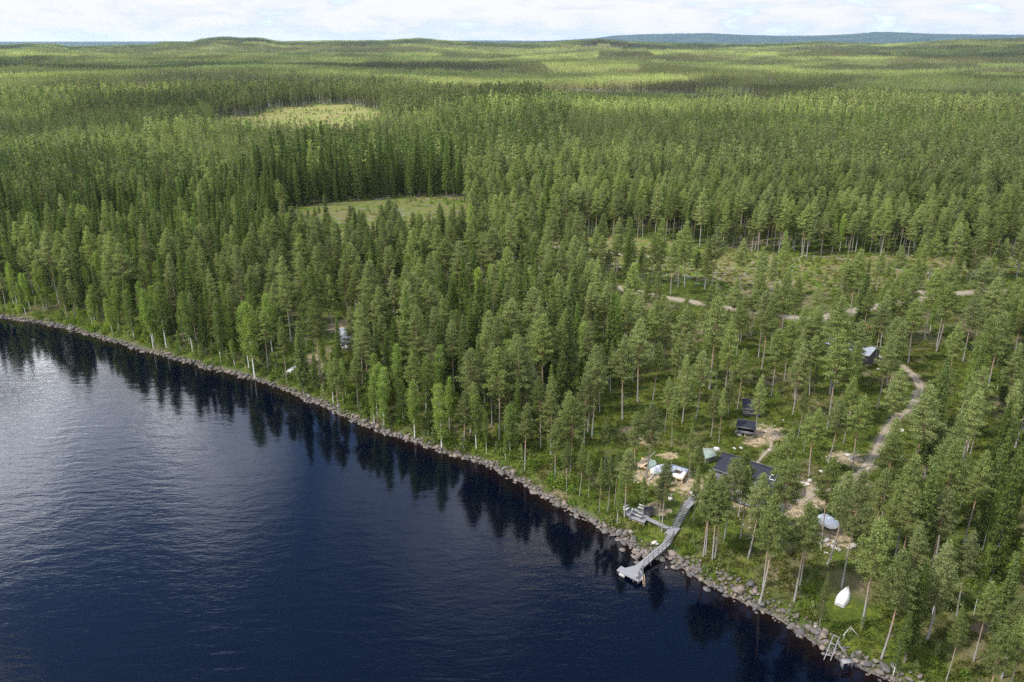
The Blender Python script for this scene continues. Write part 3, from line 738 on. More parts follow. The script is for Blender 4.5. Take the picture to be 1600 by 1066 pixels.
#@@D0
# ------------------------------------------------------------------ rocks
def rock_mesh(seed, n=2, flat=.7):
    import bmesh
    r = np.random.default_rng(seed); bm = bmesh.new(); bmesh.ops.create_icosphere(bm, subdivisions=n, radius=.5)
    V = np.array([v.co[:] for v in bm.verts])
    for _ in range(9):      # knock flat facets off
        d = r.normal(size=3); d /= np.linalg.norm(d); c = r.uniform(.26, .42); k = V @ d; V = V - np.clip(k - c, 0, None)[:, None] * d
    V = V * (1, r.uniform(.65, .95), flat * r.uniform(.8, 1.15)) + r.normal(0, .008, V.shape)
    F = np.array([[v.index for v in f.verts] for f in bm.faces]); bm.free()
    return mesh_np('rock', V, [F], [M['rock']])
def rock_mat(name, a, b, c):
    m, nt = new_mat(name); tc = N(nt, 'ShaderNodeTexCoord'); oi = N(nt, 'ShaderNodeObjectInfo')
    n = noise(nt, tc.outputs['Object'], 4, 5, .65)
    col = mixc(nt, mapr(nt, oi.outputs['Random'], .2, .9), a, b); col = mixc(nt, mapr(nt, n, .5, .75), col, c)
    finish(nt, col, .85, n, .25, .5, .05); return m
M['rock'] = rock_mat('shore_granite', (.075, .070, .068), (.185, .145, .12), (.20, .19, .18))
M['palerock'] = rock_mat('pale_granite', (.34, .31, .28), (.47, .43, .38), (.28, .26, .23))
RK = [rock_mesh(s) for s in range(8)]
RKP = []
for m_ in RK[:4]:
    c_ = m_.copy(); c_.materials.clear(); c_.materials.append(M['palerock']); RKP.append(c_)
seg = np.linalg.norm(np.diff(SHORE, axis=0), axis=1); cum = np.concatenate([[0], seg.cumsum()])
shp = project(SHORE[:, 0], SHORE[:, 1], SHORE[:, 0] * 0); ok = (shp[0] > -60) & (shp[0] < 1500) & (shp[1] < 1160) & (SHORE[:, 1] > 40)
s0, s1 = cum[ok].min(), cum[ok].max(); nr_ = int((s1 - s0) * 14)
ss = rng.uniform(s0, s1, nr_); rx = np.interp(ss, cum, SHORE[:, 0]); ry = np.interp(ss, cum, SHORE[:, 1])
tx_ = np.interp(ss + 1, cum, SHORE[:, 0]) - rx; ty_ = np.interp(ss + 1, cum, SHORE[:, 1]) - ry; nn = np.hypot(tx_, ty_) + 1e-9; nx_, ny_ = -ty_ / nn, tx_ / nn
ppx, ppy, _ = project(rx, ry, rx * 0)
wid = np.where(ppx > 1050, 2.5, np.where(ppx > 850, 1.8, 1.3)) * (.35 + 1.3 * vnoise(ss / 9, ss * 0)); off = rng.beta(2.0, 2.3, nr_) * (wid + .9) - .9
cove = (ppx > 1005) & (ppx < 1050); off = np.where(cove, rng.uniform(-.6, .9, nr_), off)
rx = rx + nx_ * off; ry = ry + ny_ * off
rs = np.clip(rng.lognormal(-.80, .50, nr_), .2, 1.5) * np.where(ppx > 940, 1.12, 1.0)
k = rng.random(nr_) < np.where(ppx < 560, .8, 1.); rx, ry, rs, off = rx[k], ry[k], rs[k], off[k]
rz_ = np.maximum(hgt(rx, ry), -.35) + rs * .12 + np.where(off > .3, .1, 0)
# stone jetty under the gangway
jx, jy = [], []
for a, b, n_ in ((1003,872,9),(1012,862,20),(1027,867,8),(992,862,6),(1055,884,10)):
    g = plane(a, b, .2)
    for _ in range(n_): jx.append(g[0] + rnd.gauss(0, 1.0)); jy.append(g[1] + rnd.gauss(0, .8))
jx, jy = np.array(jx), np.array(jy); js = rng.uniform(.5, 1.15, len(jx)); jz = np.maximum(hgt(jx, jy), 0.02) + .1
rx, ry, rs, rz_ = (np.concatenate(t_) for t_ in ((rx, jx), (ry, jy), (rs, js), (rz_, jz)))
rpx, rpy, rd = project(rx, ry, rz_); inv = (rpx > 0) & (rpx < 1600) & (rpy < 1064)
order = np.argsort(-(rs / rd) * inv); one = np.zeros(len(rx), bool); one[order[:300]] = True
for i in np.where(one)[0]:
    o = bpy.data.objects.new('boulder', RK[rnd.randrange(8)]); C.objects.link(o); o.location = (rx[i], ry[i], rz_[i]); s = rs[i]
    o.scale = (s * rnd.uniform(.9, 1.35), s, s * rnd.uniform(.75, 1.1)); o.rotation_euler = (rnd.gauss(0, .3), rnd.gauss(0, .3), rnd.uniform(0, 6.28))
    w_ = 'large' if s > .95 else 'mid sized' if s > .7 else 'small'
    tag(o, uniq(w_ + ' grey shoreline boulder', rpx[i], rpy[i]).replace(', top', ', at'), 'boulder', 'boulders along the waterline')
k = ~one
scatter('shoreline_rocks', RK, np.stack([rx, ry, rz_], 1)[k], rng.uniform(0, 6.28, k.sum()), rs[k], rng.integers(0, 8, k.sum()), 'smaller grey stones packed along the waterline', category='rocks')
# pale boulders around the yards
PB = [(1291,846,1.0,'under the boat trailer'),(1283,851,.8,'under the boat trailer'),(1303,849,.9,'under the boat trailer'),(1302,856,.95,'under the boat trailer'),(1309,860,.95,'under the boat trailer'),
      (1291,865,.7,'under the boat trailer'),(1296,853,.6,'under the boat trailer'),(1274,845,.5,'under the boat trailer'),(1328,857,.8,'beside the orange trunk'),(1333,854,1.3,'beside the orange trunk'),(1346,849,.6,'beside the orange trunk'),
      (1282,738,1.15,'lone in the moss'),(1256,756,.9,'in the yard heap'),(1262,757,1.0,'in the yard heap'),(1266,752,1.1,'in the yard heap'),(1259,759,.6,'in the yard heap'),(1324,712,1.1,'on the bare patch'),(1318,711,.6,'on the bare patch'),(1330,716,.9,'on the bare patch'),(1335,713,.7,'on the bare patch'),(1328,718,.5,'on the bare patch'),
      (1023,849,1.0,'beside the gangway'),(1026,851,.7,'beside the gangway'),(1081,772,1.1,'beside the stair top'),(1148,702,.8,'behind the cabin'),(1157,701,.9,'behind the cabin'),(1464,627,1.5,'deep in the woods'),(1409,674,1.2,'by the track'),
      (1405,716,1.0,'near the woods hut'),(1046,775,1.0,'on the slope'),(1048,780,1.2,'on the slope'),(1036,772,.8,'on the slope'),(985,832,1.0,'in the lakeside grass'),(1156,681,.9,'by the lower shed'),(1152,676,1.0,'by the lower shed'),
      (1203,704,.6,'on the footpath'),(1224,657,.5,'beside the sheds'),(1372,578,1.0,'along the track'),(1382,577,.8,'along the track'),(1275,980,.7,'in the shore bushes'),(1300,512,.9,'near the grey roof'),(820,410,1.3,'beside the forest road'),(1177,803,.8,'in the moss')]
for (a, b, s, wh) in PB:
    g = G(a, b); o = bpy.data.objects.new('boulder', RKP[rnd.randrange(4)]); C.objects.link(o); o.location = (g[0], g[1], g[2] + s * .15)
    o.scale = (s * rnd.uniform(1, 1.35), s, s * .8); o.rotation_euler = (0, 0, rnd.uniform(0, 6.28))
    tag(o, uniq('pale boulder ' + wh, a, b).replace(', top', ', at'), 'boulder', 'pale boulders lying in the yards')
# small stones on yards and clearings
q = []
for a, b, rx_, ry_, n_ in ((1195,676,4,4,110),(1322,716,4,3,60),(1160,790,9,4,90),(1235,790,8,6,120),(1060,752,6,4,70),(1010,745,5,3,40),(1293,848,4,3,40),(530,515,6,8,80),(485,560,5,4,40)):
    g = G(a, b)
    for _ in range(n_): q.append((g[0] + rnd.gauss(0, rx_ * .5), g[1] + rnd.gauss(0, ry_ * .6), rnd.uniform(.12, .38)))
for _ in range(1100):
    a, b = rnd.uniform(870, 1640), rnd.uniform(374, 455)
    if inpoly(np.array([a]), np.array([b]), CLEAR_A)[0]:
        t_ = H / -(ray(a, b)[2]); x_, y_ = ray(a, b)[0] * t_ * .93, ray(a, b)[1] * t_ * .93
        if vnoise(np.array([x_ / 11]), np.array([y_ / 11]))[0] > .42: q.append((x_, y_, rnd.uniform(.2, .65)))
q = np.array(q); zq = hgt(q[:, 0], q[:, 1])
scatter('stones', RKP, np.stack([q[:, 0], q[:, 1], zq + .03], 1), rng.uniform(0, 6.28, len(q)), q[:, 2], rng.integers(0, 4, len(q)), 'loose pale stones on bare sandy ground and in the clearing', category='stones')

# ------------------------------------------------------------------ undergrowth
def bush_mesh(seed, n, rad, ht, size, mat, name):
    r = np.random.default_rng(seed); P = r.normal(0, 1, (n, 3)) * (rad * .45, rad * .45, 0); P[:, 2] = r.beta(1.3, 1.4, n) * ht * np.exp(-((P[:, 0]**2 + P[:, 1]**2) / rad**2))
    V, F = tris(P, np.full((n, 1), size), r, .3); return mesh_np(name, V, [F], [M[mat]])
low_ = [bush_mesh(s, 46, .75, .38, .20, 'moss', 'dwarf_shrub') for s in range(5)]
tall_ = [bush_mesh(20 + s, 150, .75, 1.7, .20, 'bush', 'leafy_bush') for s in range(5)]
def sap_mesh(seed):
    r = np.random.default_rng(seed); t_ = r.uniform(0, 1, 110); a = r.uniform(0, 6.28, 110); q_ = (.55 * (1 - t_) + .05) * r.uniform(.4, 1, 110)
    V, F = tris(np.stack([np.cos(a) * q_, np.sin(a) * q_, t_ * 2.0], 1), np.full((110, 1), .22), r); return mesh_np('sapling', V, [F], [M['pine']])
sap_ = [sap_mesh(40 + s) for s in range(3)]
def land_points(n, ok_fn, rmax=330, ymin=60):
    X = rng.uniform(-260, 260, n); Y = rng.uniform(ymin, rmax, n); D = shore_d(X, Y); Z = hgt(X, Y, D); px, py, _ = project(X, Y, Z)
    k = (D > .7) & (px > -60) & (px < 1660) & (py < 1120) & ok_fn(X, Y, D, px, py)
    return X[k], Y[k], Z[k], D[k], px[k], py[k]
avp = np.array([(a, b, c, d) for a, b, c, d in AV])
def clear_av(X, Y):
    k = np.ones(len(X), bool)
    for a, b, c, d in avp: k &= ~((np.abs(X - a) < c * .8) & (np.abs(Y - b) < d * .8))
    return k
def dens(X, Y, D, px, py):
    b = zone_attr(X, Y, D); d = road_dist(X, Y); return (b < .12) & (d > .2) & clear_av(X, Y) & (px > 520) & (rng.random(len(X)) < np.where(np.hypot(X, Y) < 200, 1, .45))
X, Y, Z, D, px, py = land_points(95000, dens, 260)
print('low', len(X)); scatter('undergrowth', low_, np.stack([X, Y, Z - .03], 1), rng.uniform(0, 6.28, len(X)), rng.uniform(.6, 1.5, len(X)), rng.integers(0, 5, len(X)), 'low bilberry and moss tussocks covering the forest floor', category='undergrowth')
def densb(X, Y, D, px, py):
    pr = np.where(D < 4.5, .50, np.where(D < 10, .24, .075)); pr = np.where((px > 1050) & (px < 1200) & (D < 12), pr * 1.4, pr); pr = np.where((px < 900) & (D < 14), .55, pr); pr = np.where((px < 900) & (D < 5), 1., pr)
    for P in (CLEAR_A, CLEAR_B, CLEAR_C): pr = np.where(inpoly(px, py, P), .22 * (vnoise(X / 9, Y / 9) > .45), pr)
    return (rng.random(len(X)) < pr) & clear_av(X, Y) & (zone_attr(X, Y, D) < 0) & (road_dist(X, Y) > .8)
X, Y, Z, D, px, py = land_points(85000, densb, 480)
xc = rng.uniform(-330, -90, 3800); yc = rng.uniform(560, 900, 3800); zc_ = hgt(xc, yc); pxc, pyc, _ = project(xc, yc, zc_); kc = inpoly(pxc, pyc, CLEAR_C) & (vnoise(xc / 16, yc / 16) > .38)
X, Y, Z, px = (np.concatenate(t_) for t_ in ((X, xc[kc]), (Y, yc[kc]), (Z, zc_[kc]), (px, pxc[kc] + 2000))); D = np.concatenate([D, np.full(kc.sum(), 99.)])
print('bush', len(X)); scatter('bushes', tall_ + sap_, np.stack([X, Y, Z - .05], 1), rng.uniform(0, 6.28, len(X)), rng.uniform(.35, 1.25, len(X)) * np.where((px < 900) & (D < 15), 1.5, 1.0), rng.integers(0, 8, len(X)), 'bright green willow and birch scrub along the shore and in clearings', category='bushes')
# felling debris
lg = MB(); lg.tube([(-1.6, 0, .08), (1.6, 0, .1)], [.07, .04], 5, True); lgm = lg.mesh('branch', M['deadwood'])
q = []
while len(q) < 420:
    a, b = rnd.uniform(870, 1640), rnd.uniform(374, 455); P_ = CLEAR_A
    if len(q) % 3 == 0: a, b = rnd.uniform(440, 740), rnd.uniform(306, 350); P_ = CLEAR_B
    if inpoly(np.array([a]), np.array([b]), P_)[0]: t_ = H / -(ray(a, b)[2]) * .93; q.append((ray(a, b)[0] * t_, ray(a, b)[1] * t_))
q = np.array(q); scatter('felling_debris', [lgm], np.stack([q[:, 0], q[:, 1], hgt(q[:, 0], q[:, 1])], 1), rng.uniform(0, 6.28, len(q)), rng.uniform(.5, 1.5, len(q)), np.zeros(len(q)), 'grey branches and tops left lying in the felled clearings', category='debris')

# ------------------------------------------------------------------ materials of built things
W_DECK = simple('aged_deck_boards', (.27, .265, .275), (.16, .155, .165), 3, .8, .2, .3, (6, 1, 1))
W_DARK = simple('stained_boards', (.10, .095, .10), (.055, .05, .055), 3, .7, .25, .3, (1, 1, 6))
W_GREY = simple('grey_board_wall', (.21, .20, .21), (.11, .105, .11), 3, .8, .2, .4, (7, 7, 1))
W_NEW = simple('fresh_timber', (.62, .46, .30), (.44, .31, .19), 3, .7, .2, .2, (1, 6, 1))
W_OLD = simple('pale_old_timber', (.42, .40, .37), (.29, .27, .25), 3, .8, .2, .2, (1, 6, 1))
FELT = simple('black_roof_felt', (.022, .024, .036), (.014, .015, .024), 9, .8, .3, .2)
STEEL = simple('blue_grey_sheet_roof', (.32, .345, .38), (.20, .22, .25), 1.2, .45, .5, .2)
TARPW = simple('pale_tarpaulin', (.76, .76, .75), (.60, .60, .60), 1.6, .5, .4, .9)
TARPG = simple('green_grey_tarpaulin', (.25, .31, .26), (.17, .21, .18), 1.6, .5, .4, .6)
WHITE = simple('white_gelcoat', (.60, .59, .56), (.50, .49, .46), 3, .35, .5, .1)
RUBBER = simple('black_rubber', (.03, .03, .03)); METAL = simple('galvanised_metal', (.42, .43, .45), (.33, .34, .36), 6, .4, .5, .1, metal=.8)
GLASS = simple('dark_window_glass', (.03, .04, .05), (.02, .025, .03), 2, .08, .8, .0)
REDWOOD = simple('red_brown_logs', (.42, .20, .11), (.26, .12, .07), 4, .8)
COAL = simple('dark_soil', (.14, .095, .07), (.08, .055, .04), 4, .9)
def speckled():
    m, nt = new_mat('white_hull_with_leaf_litter'); tc = N(nt, 'ShaderNodeTexCoord'); n = noise(nt, tc.outputs['Object'], 11, 2, .6)
    finish(nt, mixc(nt, mapr(nt, n, .66, .70), (.60, .59, .56), (.10, .09, .06)), .45, None, .4); return m
SPECK = speckled()

from mathutils.geometry import tessellate_polygon
def slab(mb, poly3, th):
    """flat or sloping slab under the 3D polygon"""
    P = np.array(poly3, float); n = len(P); T = tessellate_polygon([[Vector(p) for p in P]])
    V = np.concatenate([P, P - (0, 0, th)])
    ar = sum(P[i, 0] * P[(i+1) % n, 1] - P[(i+1) % n, 0] * P[i, 1] for i in range(n)); sg = 1 if ar > 0 else -1
    tt = []
    for t in T:
        a, b, c = (P[i] for i in t); s = np.cross(b - a, c - a)[2]; t = t if s > 0 else t[::-1]
        tt += [t, tuple(n + i for i in t[::-1])]
    mb.add(V, tt); mb.add(V, [((i, n+i, n+(i+1) % n, (i+1) % n) if sg > 0 else (i, (i+1) % n, n+(i+1) % n, n+i)) for i in range(n)])
def gz(x, y): return float(hgt(x, y)[0])

def house(name, label, cat, eL, eR, eh, depth, rise, roofm, wallm, mono=False, over=.35, windows=(), door=None, chimney=None, group=None, open_front=False, posts=False):
    """eL, eR: pixels of the two ends of the front eave, eh above the ground"""
    g = G((eL[0] + eR[0]) / 2, max(eL[1], eR[1]) + 4)
    z = g[2] + eh; a = plane(*eL, z); b = plane(*eR, z); d = (b - a)[:2]; ln = float(np.linalg.norm(d)); yaw = math.atan2(d[1], d[0])
    base = z - eh; t = thing(name, label, cat, (a[0], a[1], base), yaw, group)
    x0, x1, y0, y1 = over, ln - over, over, depth - over; mh = eh - .12
    low = min(gz(a[0] + math.cos(yaw) * x - math.sin(yaw) * y, a[1] + math.sin(yaw) * x + math.cos(yaw) * y) for x in (0, ln) for y in (0, depth)) - base - .2
    fb = MB()
    if posts:
        for x in (x0 + .15, (x0 + x1) / 2, x1 - .15):
            for y in (y0 + .15, y1 - .15): fb = MB(); fb.box((x, y, (low + .25) / 2), (.22, .22, .25 - low)); fb.build('foundation_post', W_OLD, t)
        fz = .25
    else: fb.box(((x0 + x1) / 2, (y0 + y1) / 2, (low + .12) / 2), (x1 - x0 + .06, y1 - y0 + .06, .12 - low)); fz = .12; fb.build('foundation', M['palerock'], t)
    wb = MB(); w_ = .12; bh = mh + (rise * .93 if mono else 0)
    if open_front: wb.box(((x0+x1)/2, y0 + w_/2, (fz + mh*.55)/2), (x1-x0, w_, mh*.55-fz))
    else: wb.box(((x0+x1)/2, y0 + w_/2, (fz+mh)/2), (x1-x0, w_, mh-fz))
    wb.box(((x0+x1)/2, y1 - w_/2, (fz+bh)/2), (x1-x0, w_, bh-fz))
    for x in (x0 + w_/2, x1 - w_/2):
        top = [(y0 + w_, mh), (y1 - w_, bh)] if mono else [(y0 + w_, mh), (depth/2, mh + rise*.86), (y1 - w_, mh)]
        pl = [(y0 + w_, fz)] + top + [(y1 - w_, fz)]; n = len(pl)
        V = [(x - w_/2, y, zz) for y, zz in pl] + [(x + w_/2, y, zz) for y, zz in pl]
        c0 = [(0, i, i+1) for i in range(1, n-1)]; wb.add(V, [(a_, b_, c_) for a_, b_, c_ in c0] + [(n+a_, n+c_, n+b_) for a_, b_, c_ in c0]); wb.add(V, [(i, n+i, n+(i+1) % n, (i+1) % n) for i in range(n)])
    wb.box(((x0+x1)/2, (y0+y1)/2, fz + .03), (x1-x0-.26, y1-y0-.26, .06))
    wb.build('wall', wallm, t)
    rb = MB(); th = .14
    if mono: slab(rb, [(0, 0, eh), (ln, 0, eh), (ln, depth, eh + rise), (0, depth, eh + rise)], th)
    else:
        slab(rb, [(0, 0, eh), (ln, 0, eh), (ln, depth/2, eh + rise), (0, depth/2, eh + rise)], th)
        slab(rb, [(0, depth/2 + .004, eh + rise), (ln, depth/2 + .004, eh + rise), (ln, depth, eh), (0, depth, eh)], th)
        rb.beam((-.02, depth/2, eh + rise + .02), (ln + .02, depth/2, eh + rise + .02), .25, .05)
    rf = rb.build('roof', roofm, t)
    for e in (0, 1):
        fbx = MB(); fbx.beam((-.01, -.03, eh - .08), (ln + .01, -.03, eh - .08), .04, .18) if e == 0 else fbx.beam((-.01, depth + .03, eh + (rise if mono else 0) - .08), (ln + .01, depth + .03, eh + (rise if mono else 0) - .08), .04, .18)
        fbx.build('eave_board', W_GREY, rf)
    for (wx, wz, ww, wh_) in windows:
        f = MB()
        for dx, dz, sx_, sz_ in ((-ww/2, 0, .07, wh_ + .07), (ww/2, 0, .07, wh_ + .07), (0, wh_/2, ww - .07, .07), (0, -wh_/2, ww - .07, .07)): f.box((wx + dx, y0 - .012, wz + dz), (sx_, .05, sz_))
        fo = f.build('window', W_OLD, t); p = MB(); p.box((wx, y0 - .004, wz), (ww - .07, .03, wh_ - .07)); p.build('pane', GLASS, fo)
    if door is not None:
        p = MB(); p.box((door, y0 - .02, fz + 1.0), (.9, .06, 1.95)); dd_ = p.build('door', W_OLD, t); p = MB(); p.tube([(door + .34, y0 - .09, fz + .95), (door + .34, y0 - .09, fz + 1.12)], .02, 6, True); p.build('handle', METAL, dd_)
    if chimney:
        cx_, cy_ = chimney; zz = eh + rise * (1 - abs(cy_ - depth/2) / (depth/2)); p = MB(); p.box((cx_, cy_, zz + .35), (.62, .62, 1.2)); p.box((cx_, cy_, zz + .99), (.78, .78, .08)); ch = p.build('chimney', METAL, rf)
        p = MB(); p.box((cx_, cy_, zz + 1.1), (.45, .45, .14)); p.build('flue_cap', FELT, ch)
    return t, a, yaw, base

# long dark cabin with its terrace
t, a, yaw, zb = house('cabin', 'long black roofed cabin with grey board walls and a front terrace', 'cabin', (1114,732), (1221,769), 2.5, 6.2, 1.55, FELT, W_GREY,
    windows=[(2.2,1.4,1.3,1.1),(5.0,1.4,1.0,1.0),(9.6,1.4,1.6,1.1)], door=7.4, chimney=(10.0, 1.9))
lad = MB()
for x in (11.0, 11.45): lad.beam((x, .25, 2.72), (x, 2.9, 4.06), .05)
for i in range(7):
    f = i / 6; lad.beam((11.02, .3 + 2.5*f, 2.78 + 1.27*f), (11.43, .3 + 2.5*f, 2.78 + 1.27*f), .035)
lad.build('roof_ladder', W_OLD, t)
hm = MB()
for x, y, sx_, sy_ in ((9.2,1.3,1.0,.08),(9.2,2.1,1.0,.08),(8.74,1.7,.08,.72),(9.66,1.7,.08,.72)): hm.box((x, y, 2.5 + y*.5 + .1), (sx_, sy_, .16))
hm.build('roof_hatch', WHITE, t)
def loc(x, y, z=0.): return (a[0] + math.cos(yaw)*x - math.sin(yaw)*y, a[1] + math.sin(yaw)*x + math.cos(yaw)*y, zb + z)
ter = thing('terrace', 'grey board terrace with a dark railing in front of the cabin', 'terrace', loc(0, 0), yaw)
m_ = MB()
for i in range(24): m_.box((6.1, .22 - i*.148, .22), (12.2, .138, .05))
m_.build('decking', W_DECK, ter)
m_ = MB()
for x in np.linspace(.2, 12., 7):
    for y in (.1, -1.6, -3.1): m_ = MB(); m_.box((x, y, -.55), (.12, .12, 1.48)); m_.build('post', W_GREY, ter)
m_ = MB()
for x in np.linspace(.1, 12.1, 10): m_.box((x, -3.22, .72), (.07, .07, 1.0))
m_.beam((0, -3.22, 1.24), (12.2, -3.22, 1.24), .09, .05)
for z in (.55, .85): m_.beam((.13, -3.22, z), (12.07, -3.22, z), .03, .08)
m_.build('railing', W_DARK, ter)
def chair(px_, py_, rz, mat, label):
    c = thing('garden_chair', label, 'chair', loc(px_, py_, .245), yaw + rz, 'garden chairs on the terrace')
    s_ = MB(); s_.box((0, 0, .43), (.52, .5, .05)); s_.build('seat', mat, c); s_ = MB(); s_.box((0, .25, .72), (.52, .05, .56)); s_.build('backrest', mat, c)
    for sx_ in (-.22, .22):
        for sy_ in (-.2, .2): s_ = MB(); s_.box((sx_, sy_, .2), (.05, .05, .4)); s_.build('leg', mat, c)
        s_ = MB(); s_.box((sx_ * 1.1, 0, .64), (.05, .46, .04)); s_.build('armrest', mat, c)
chair(4.6, -1.6, .4, WHITE, 'white garden chair on the cabin terrace beside the table'); chair(6.6, -1.9, -1.9, W_DARK, 'dark garden chair on the cabin terrace beside the table'); chair(9.9, -1.2, .2, WHITE, 'white garden chair on the cabin terrace before the wide window'); chair(10.9, -1.7, -.6, W_DARK, 'dark garden chair at the far end of the cabin terrace')
c = thing('garden_table', 'grey garden table between chairs on the cabin terrace', 'table', loc(5.6, -1.7, .245), yaw); s_ = MB(); s_.box((0, 0, .72), (1.3, .8, .05)); s_.build('tabletop', W_OLD, c)
for sx_ in (-.55, .55):
    for sy_ in (-.32, .32): s_ = MB(); s_.box((sx_, sy_, .35), (.06, .06, .69)); s_.build('leg', W_OLD, c)
c = thing('grill', 'dark kettle grill standing at the terrace railing', 'grill', loc(7.9, -2.6, .245), yaw)
s_ = MB(); s_.tube([(0,0,.62),(0,0,.72),(0,0,.88),(0,0,1.02),(0,0,1.08)], [.12,.27,.31,.2,.04], 12, True); s_.build('bowl', RUBBER, c)
for k in range(3): s_ = MB(); s_.beam((.1*math.cos(k*2.1), .1*math.sin(k*2.1), .66), (.3*math.cos(k*2.1), .3*math.sin(k*2.1), 0), .03); s_.build('leg', METAL, c)

house('shed', 'small black roofed shed on short posts, the upper one of two', 'shed', (1160,638), (1190,641), 1.9, 2.6, .95, FELT, W_GREY, mono=True, over=.2, door=None, windows=[(1.8,1.2,.7,.6)], posts=True, group='black roofed sheds behind the cabin')
house('shed', 'open fronted firewood shed with black roof, the lower one of two', 'shed', (1150,666), (1181,671), 1.7, 2.1, .55, FELT, W_GREY, mono=True, over=.2, open_front=True, posts=True, group='black roofed sheds behind the cabin')
house('house', 'grey roofed house half hidden among pines beside the track', 'house', (1288,536), (1358,557), 2.6, 5.6, 1.3, STEEL, W_DARK, windows=[(2,1.4,1.2,1),(8,1.4,1.2,1)], door=5)
house('hut', 'small dark hut alone among the dense pines', 'hut', (1443,706), (1456,709), 2.0, 2.0, .6, FELT, W_DARK, mono=True, over=.15, door=.9)
house('hut', 'unfinished hut with dark roof on a pale gravel clearing', 'hut', (528,533), (546,537), 2.2, 5.0, 1.3, simple('slate_grey_sheet', (.10, .11, .13), (.07, .08, .10), 2, .5), W_OLD, windows=[(1.2,1.3,.8,.8)], door=2.2)

def pile_sheet(name, label, cat, px_, z0, z1, mat, kids=()):
    """a crumpled sheet over something low: polygon of pixels"""
    g = G(*np.mean(px_, 0)); P = [plane(x, y, g[2] + z1) for x, y in px_]; o = thing(name, label, cat, tuple(g))
    Q = [(p[0]-g[0], p[1]-g[1], z1 + rnd.uniform(-.06, .06)) for p in P]; mb = MB(); slab(mb, Q, z1 - z0); mb.build('sheet', mat, o); return o, g, Q
# green sheeted shelter
g = G(1106, 712); o = thing('wood_shelter', 'low shelter with a faded green sheet roof behind the building site', 'shelter', tuple(g), R(-14))
def rel(px_, py_, z): p = plane(px_, py_, g[2] + z); c, s = math.cos(R(14)), math.sin(R(14)); x, y = p[0]-g[0], p[1]-g[1]; return (x*c - y*s, x*s + y*c, z)
mb = MB(); c1, c2, c3, c4 = rel(1098,701,1.5), rel(1113,700,1.5), rel(1120,712,1.2), rel(1102,717,1.2); top_ = rel(1108,704,2.05); top2 = rel(1113,706,2.0)
mb.add([c1, c2, c3, c4, top_, top2], [(0,4,1),(1,4,5),(1,5,2),(2,5,3),(3,5,4),(3,4,0)]); mb.add([np.array(k)-(0,0,.05) for k in (c1,c2,c3,c4)], [(0,1,2),(0,2,3)]); mb.build('roof', TARPG, o)
for cc in (c1, c2, c3, c4):
    mb = MB(); mb.beam((cc[0]*.93, cc[1]*.93, -.4), (cc[0]*.93, cc[1]*.93, cc[2]-.05), .1); mb.build('post', W_GREY, o)
mb = MB(); [mb.beam(np.array(c4)*.9*(1,1,0)+(0,0,z), np.array(c3)*.9*(1,1,0)+(0,0,z), .06, .14) for z in (.35,.7)]; mb.build('rail', W_GREY, o)
mb = MB(); mb.tube([(c1[0], c1[1], 1.62), (top_[0], top_[1], 2.12), (c2[0]+.3, c2[1], 1.75)], .05, 6, True); mb.build('ridge_pole', W_OLD, o)
g = G(1119, 709)
tag(MB().add(*(lambda m: ([v.co[:] for v in m.vertices], [tuple(p.vertices) for p in m.polygons]))(RKP[1])).build('cement_sack', WHITE, loc=(g[0], g[1], g[2] + .8)), 'white bulky sack leaning on the green sheeted shelter', 'sack')
bpy.data.objects['cement_sack'].scale = (1.2, .9, 1.9)
# building site: pale covered frame with a square opening
g = G(1058, 742); z1 = .85; o = thing('deck_frame', 'pale sheeted timber frame with a square earth filled opening', 'frame', tuple(g))
def rl(px_, py_, z): p = plane(px_, py_, g[2] + z); return np.array([p[0]-g[0], p[1]-g[1], z])
O = [rl(1048,741,z1), rl(1066,747.5,z1), rl(1076,733,z1), rl(1050,725,z1)]; I = [rl(1050,738,z1), rl(1063,741,z1), rl(1069,735.5,z1), rl(1056,731.5,z1)]
V = [*O, *I] + [p - (0, 0, .12) for p in O] + [p - (0, 0, .3) for p in I]
mb = MB(); mb.add(V, [(i, (i+1) % 4, 4+(i+1) % 4, 4+i) for i in range(4)] + [(i, 8+i, 8+(i+1) % 4, (i+1) % 4) for i in range(4)] + [(4+i, 4+(i+1) % 4, 12+(i+1) % 4, 12+i) for i in range(4)]); mb.build('sheeting', TARPW, o)
mb = MB(); mb.add([p - (0, 0, .28) for p in I], [(0,1,2,3)]); mb.build('earth_fill', COAL, o)
mb = MB(); [mb.beam(O[i] - (0,0,.3), O[(i+1) % 4] - (0,0,.3), .12, .3) for i in range(4)]; [mb.beam(O[i]*.97 - (0,0,.46), (O[i][0]*.97, O[i][1]*.97, -.5), .16) for i in range(4)]; mb.build('timber_base', W_NEW, o)
mb = MB(); mb.beam(rl(1060,742,.9), rl(1053,755,.1), .1, .05); mb.build('leaning_plank', W_OLD, o)
pile_sheet('covered_stack', 'pale sheeted stack joined to the building site frame', 'stack', [(1016,733),(1029,736),(1047,741),(1049,727),(1040,724),(1026,727)], .02, .75, TARPW)
pile_sheet('tarpaulin_heap', 'green grey tarpaulin heap between planks and pale stack', 'tarpaulin', [(1012,727),(1018,730),(1026,726),(1024,719),(1016,718)], .02, .7, TARPG)
g = G(1006, 726); o = thing('lumber_stack', 'stack of fresh planks crossed on bearers at the site edge', 'lumber', tuple(g), R(50))
for i in range(7): mb = MB(); mb.box((rnd.uniform(-.2, .2), -.6 + i*.2, .45 + .012*i), (3.6, .15, .05), rnd.uniform(-.05, .05)); mb.build('plank', W_NEW, o)
for x in (-1.2, 1.2): mb = MB(); mb.box((x, 0, .2), (.12, 2.4, .4)); mb.build('bearer', W_NEW, o)
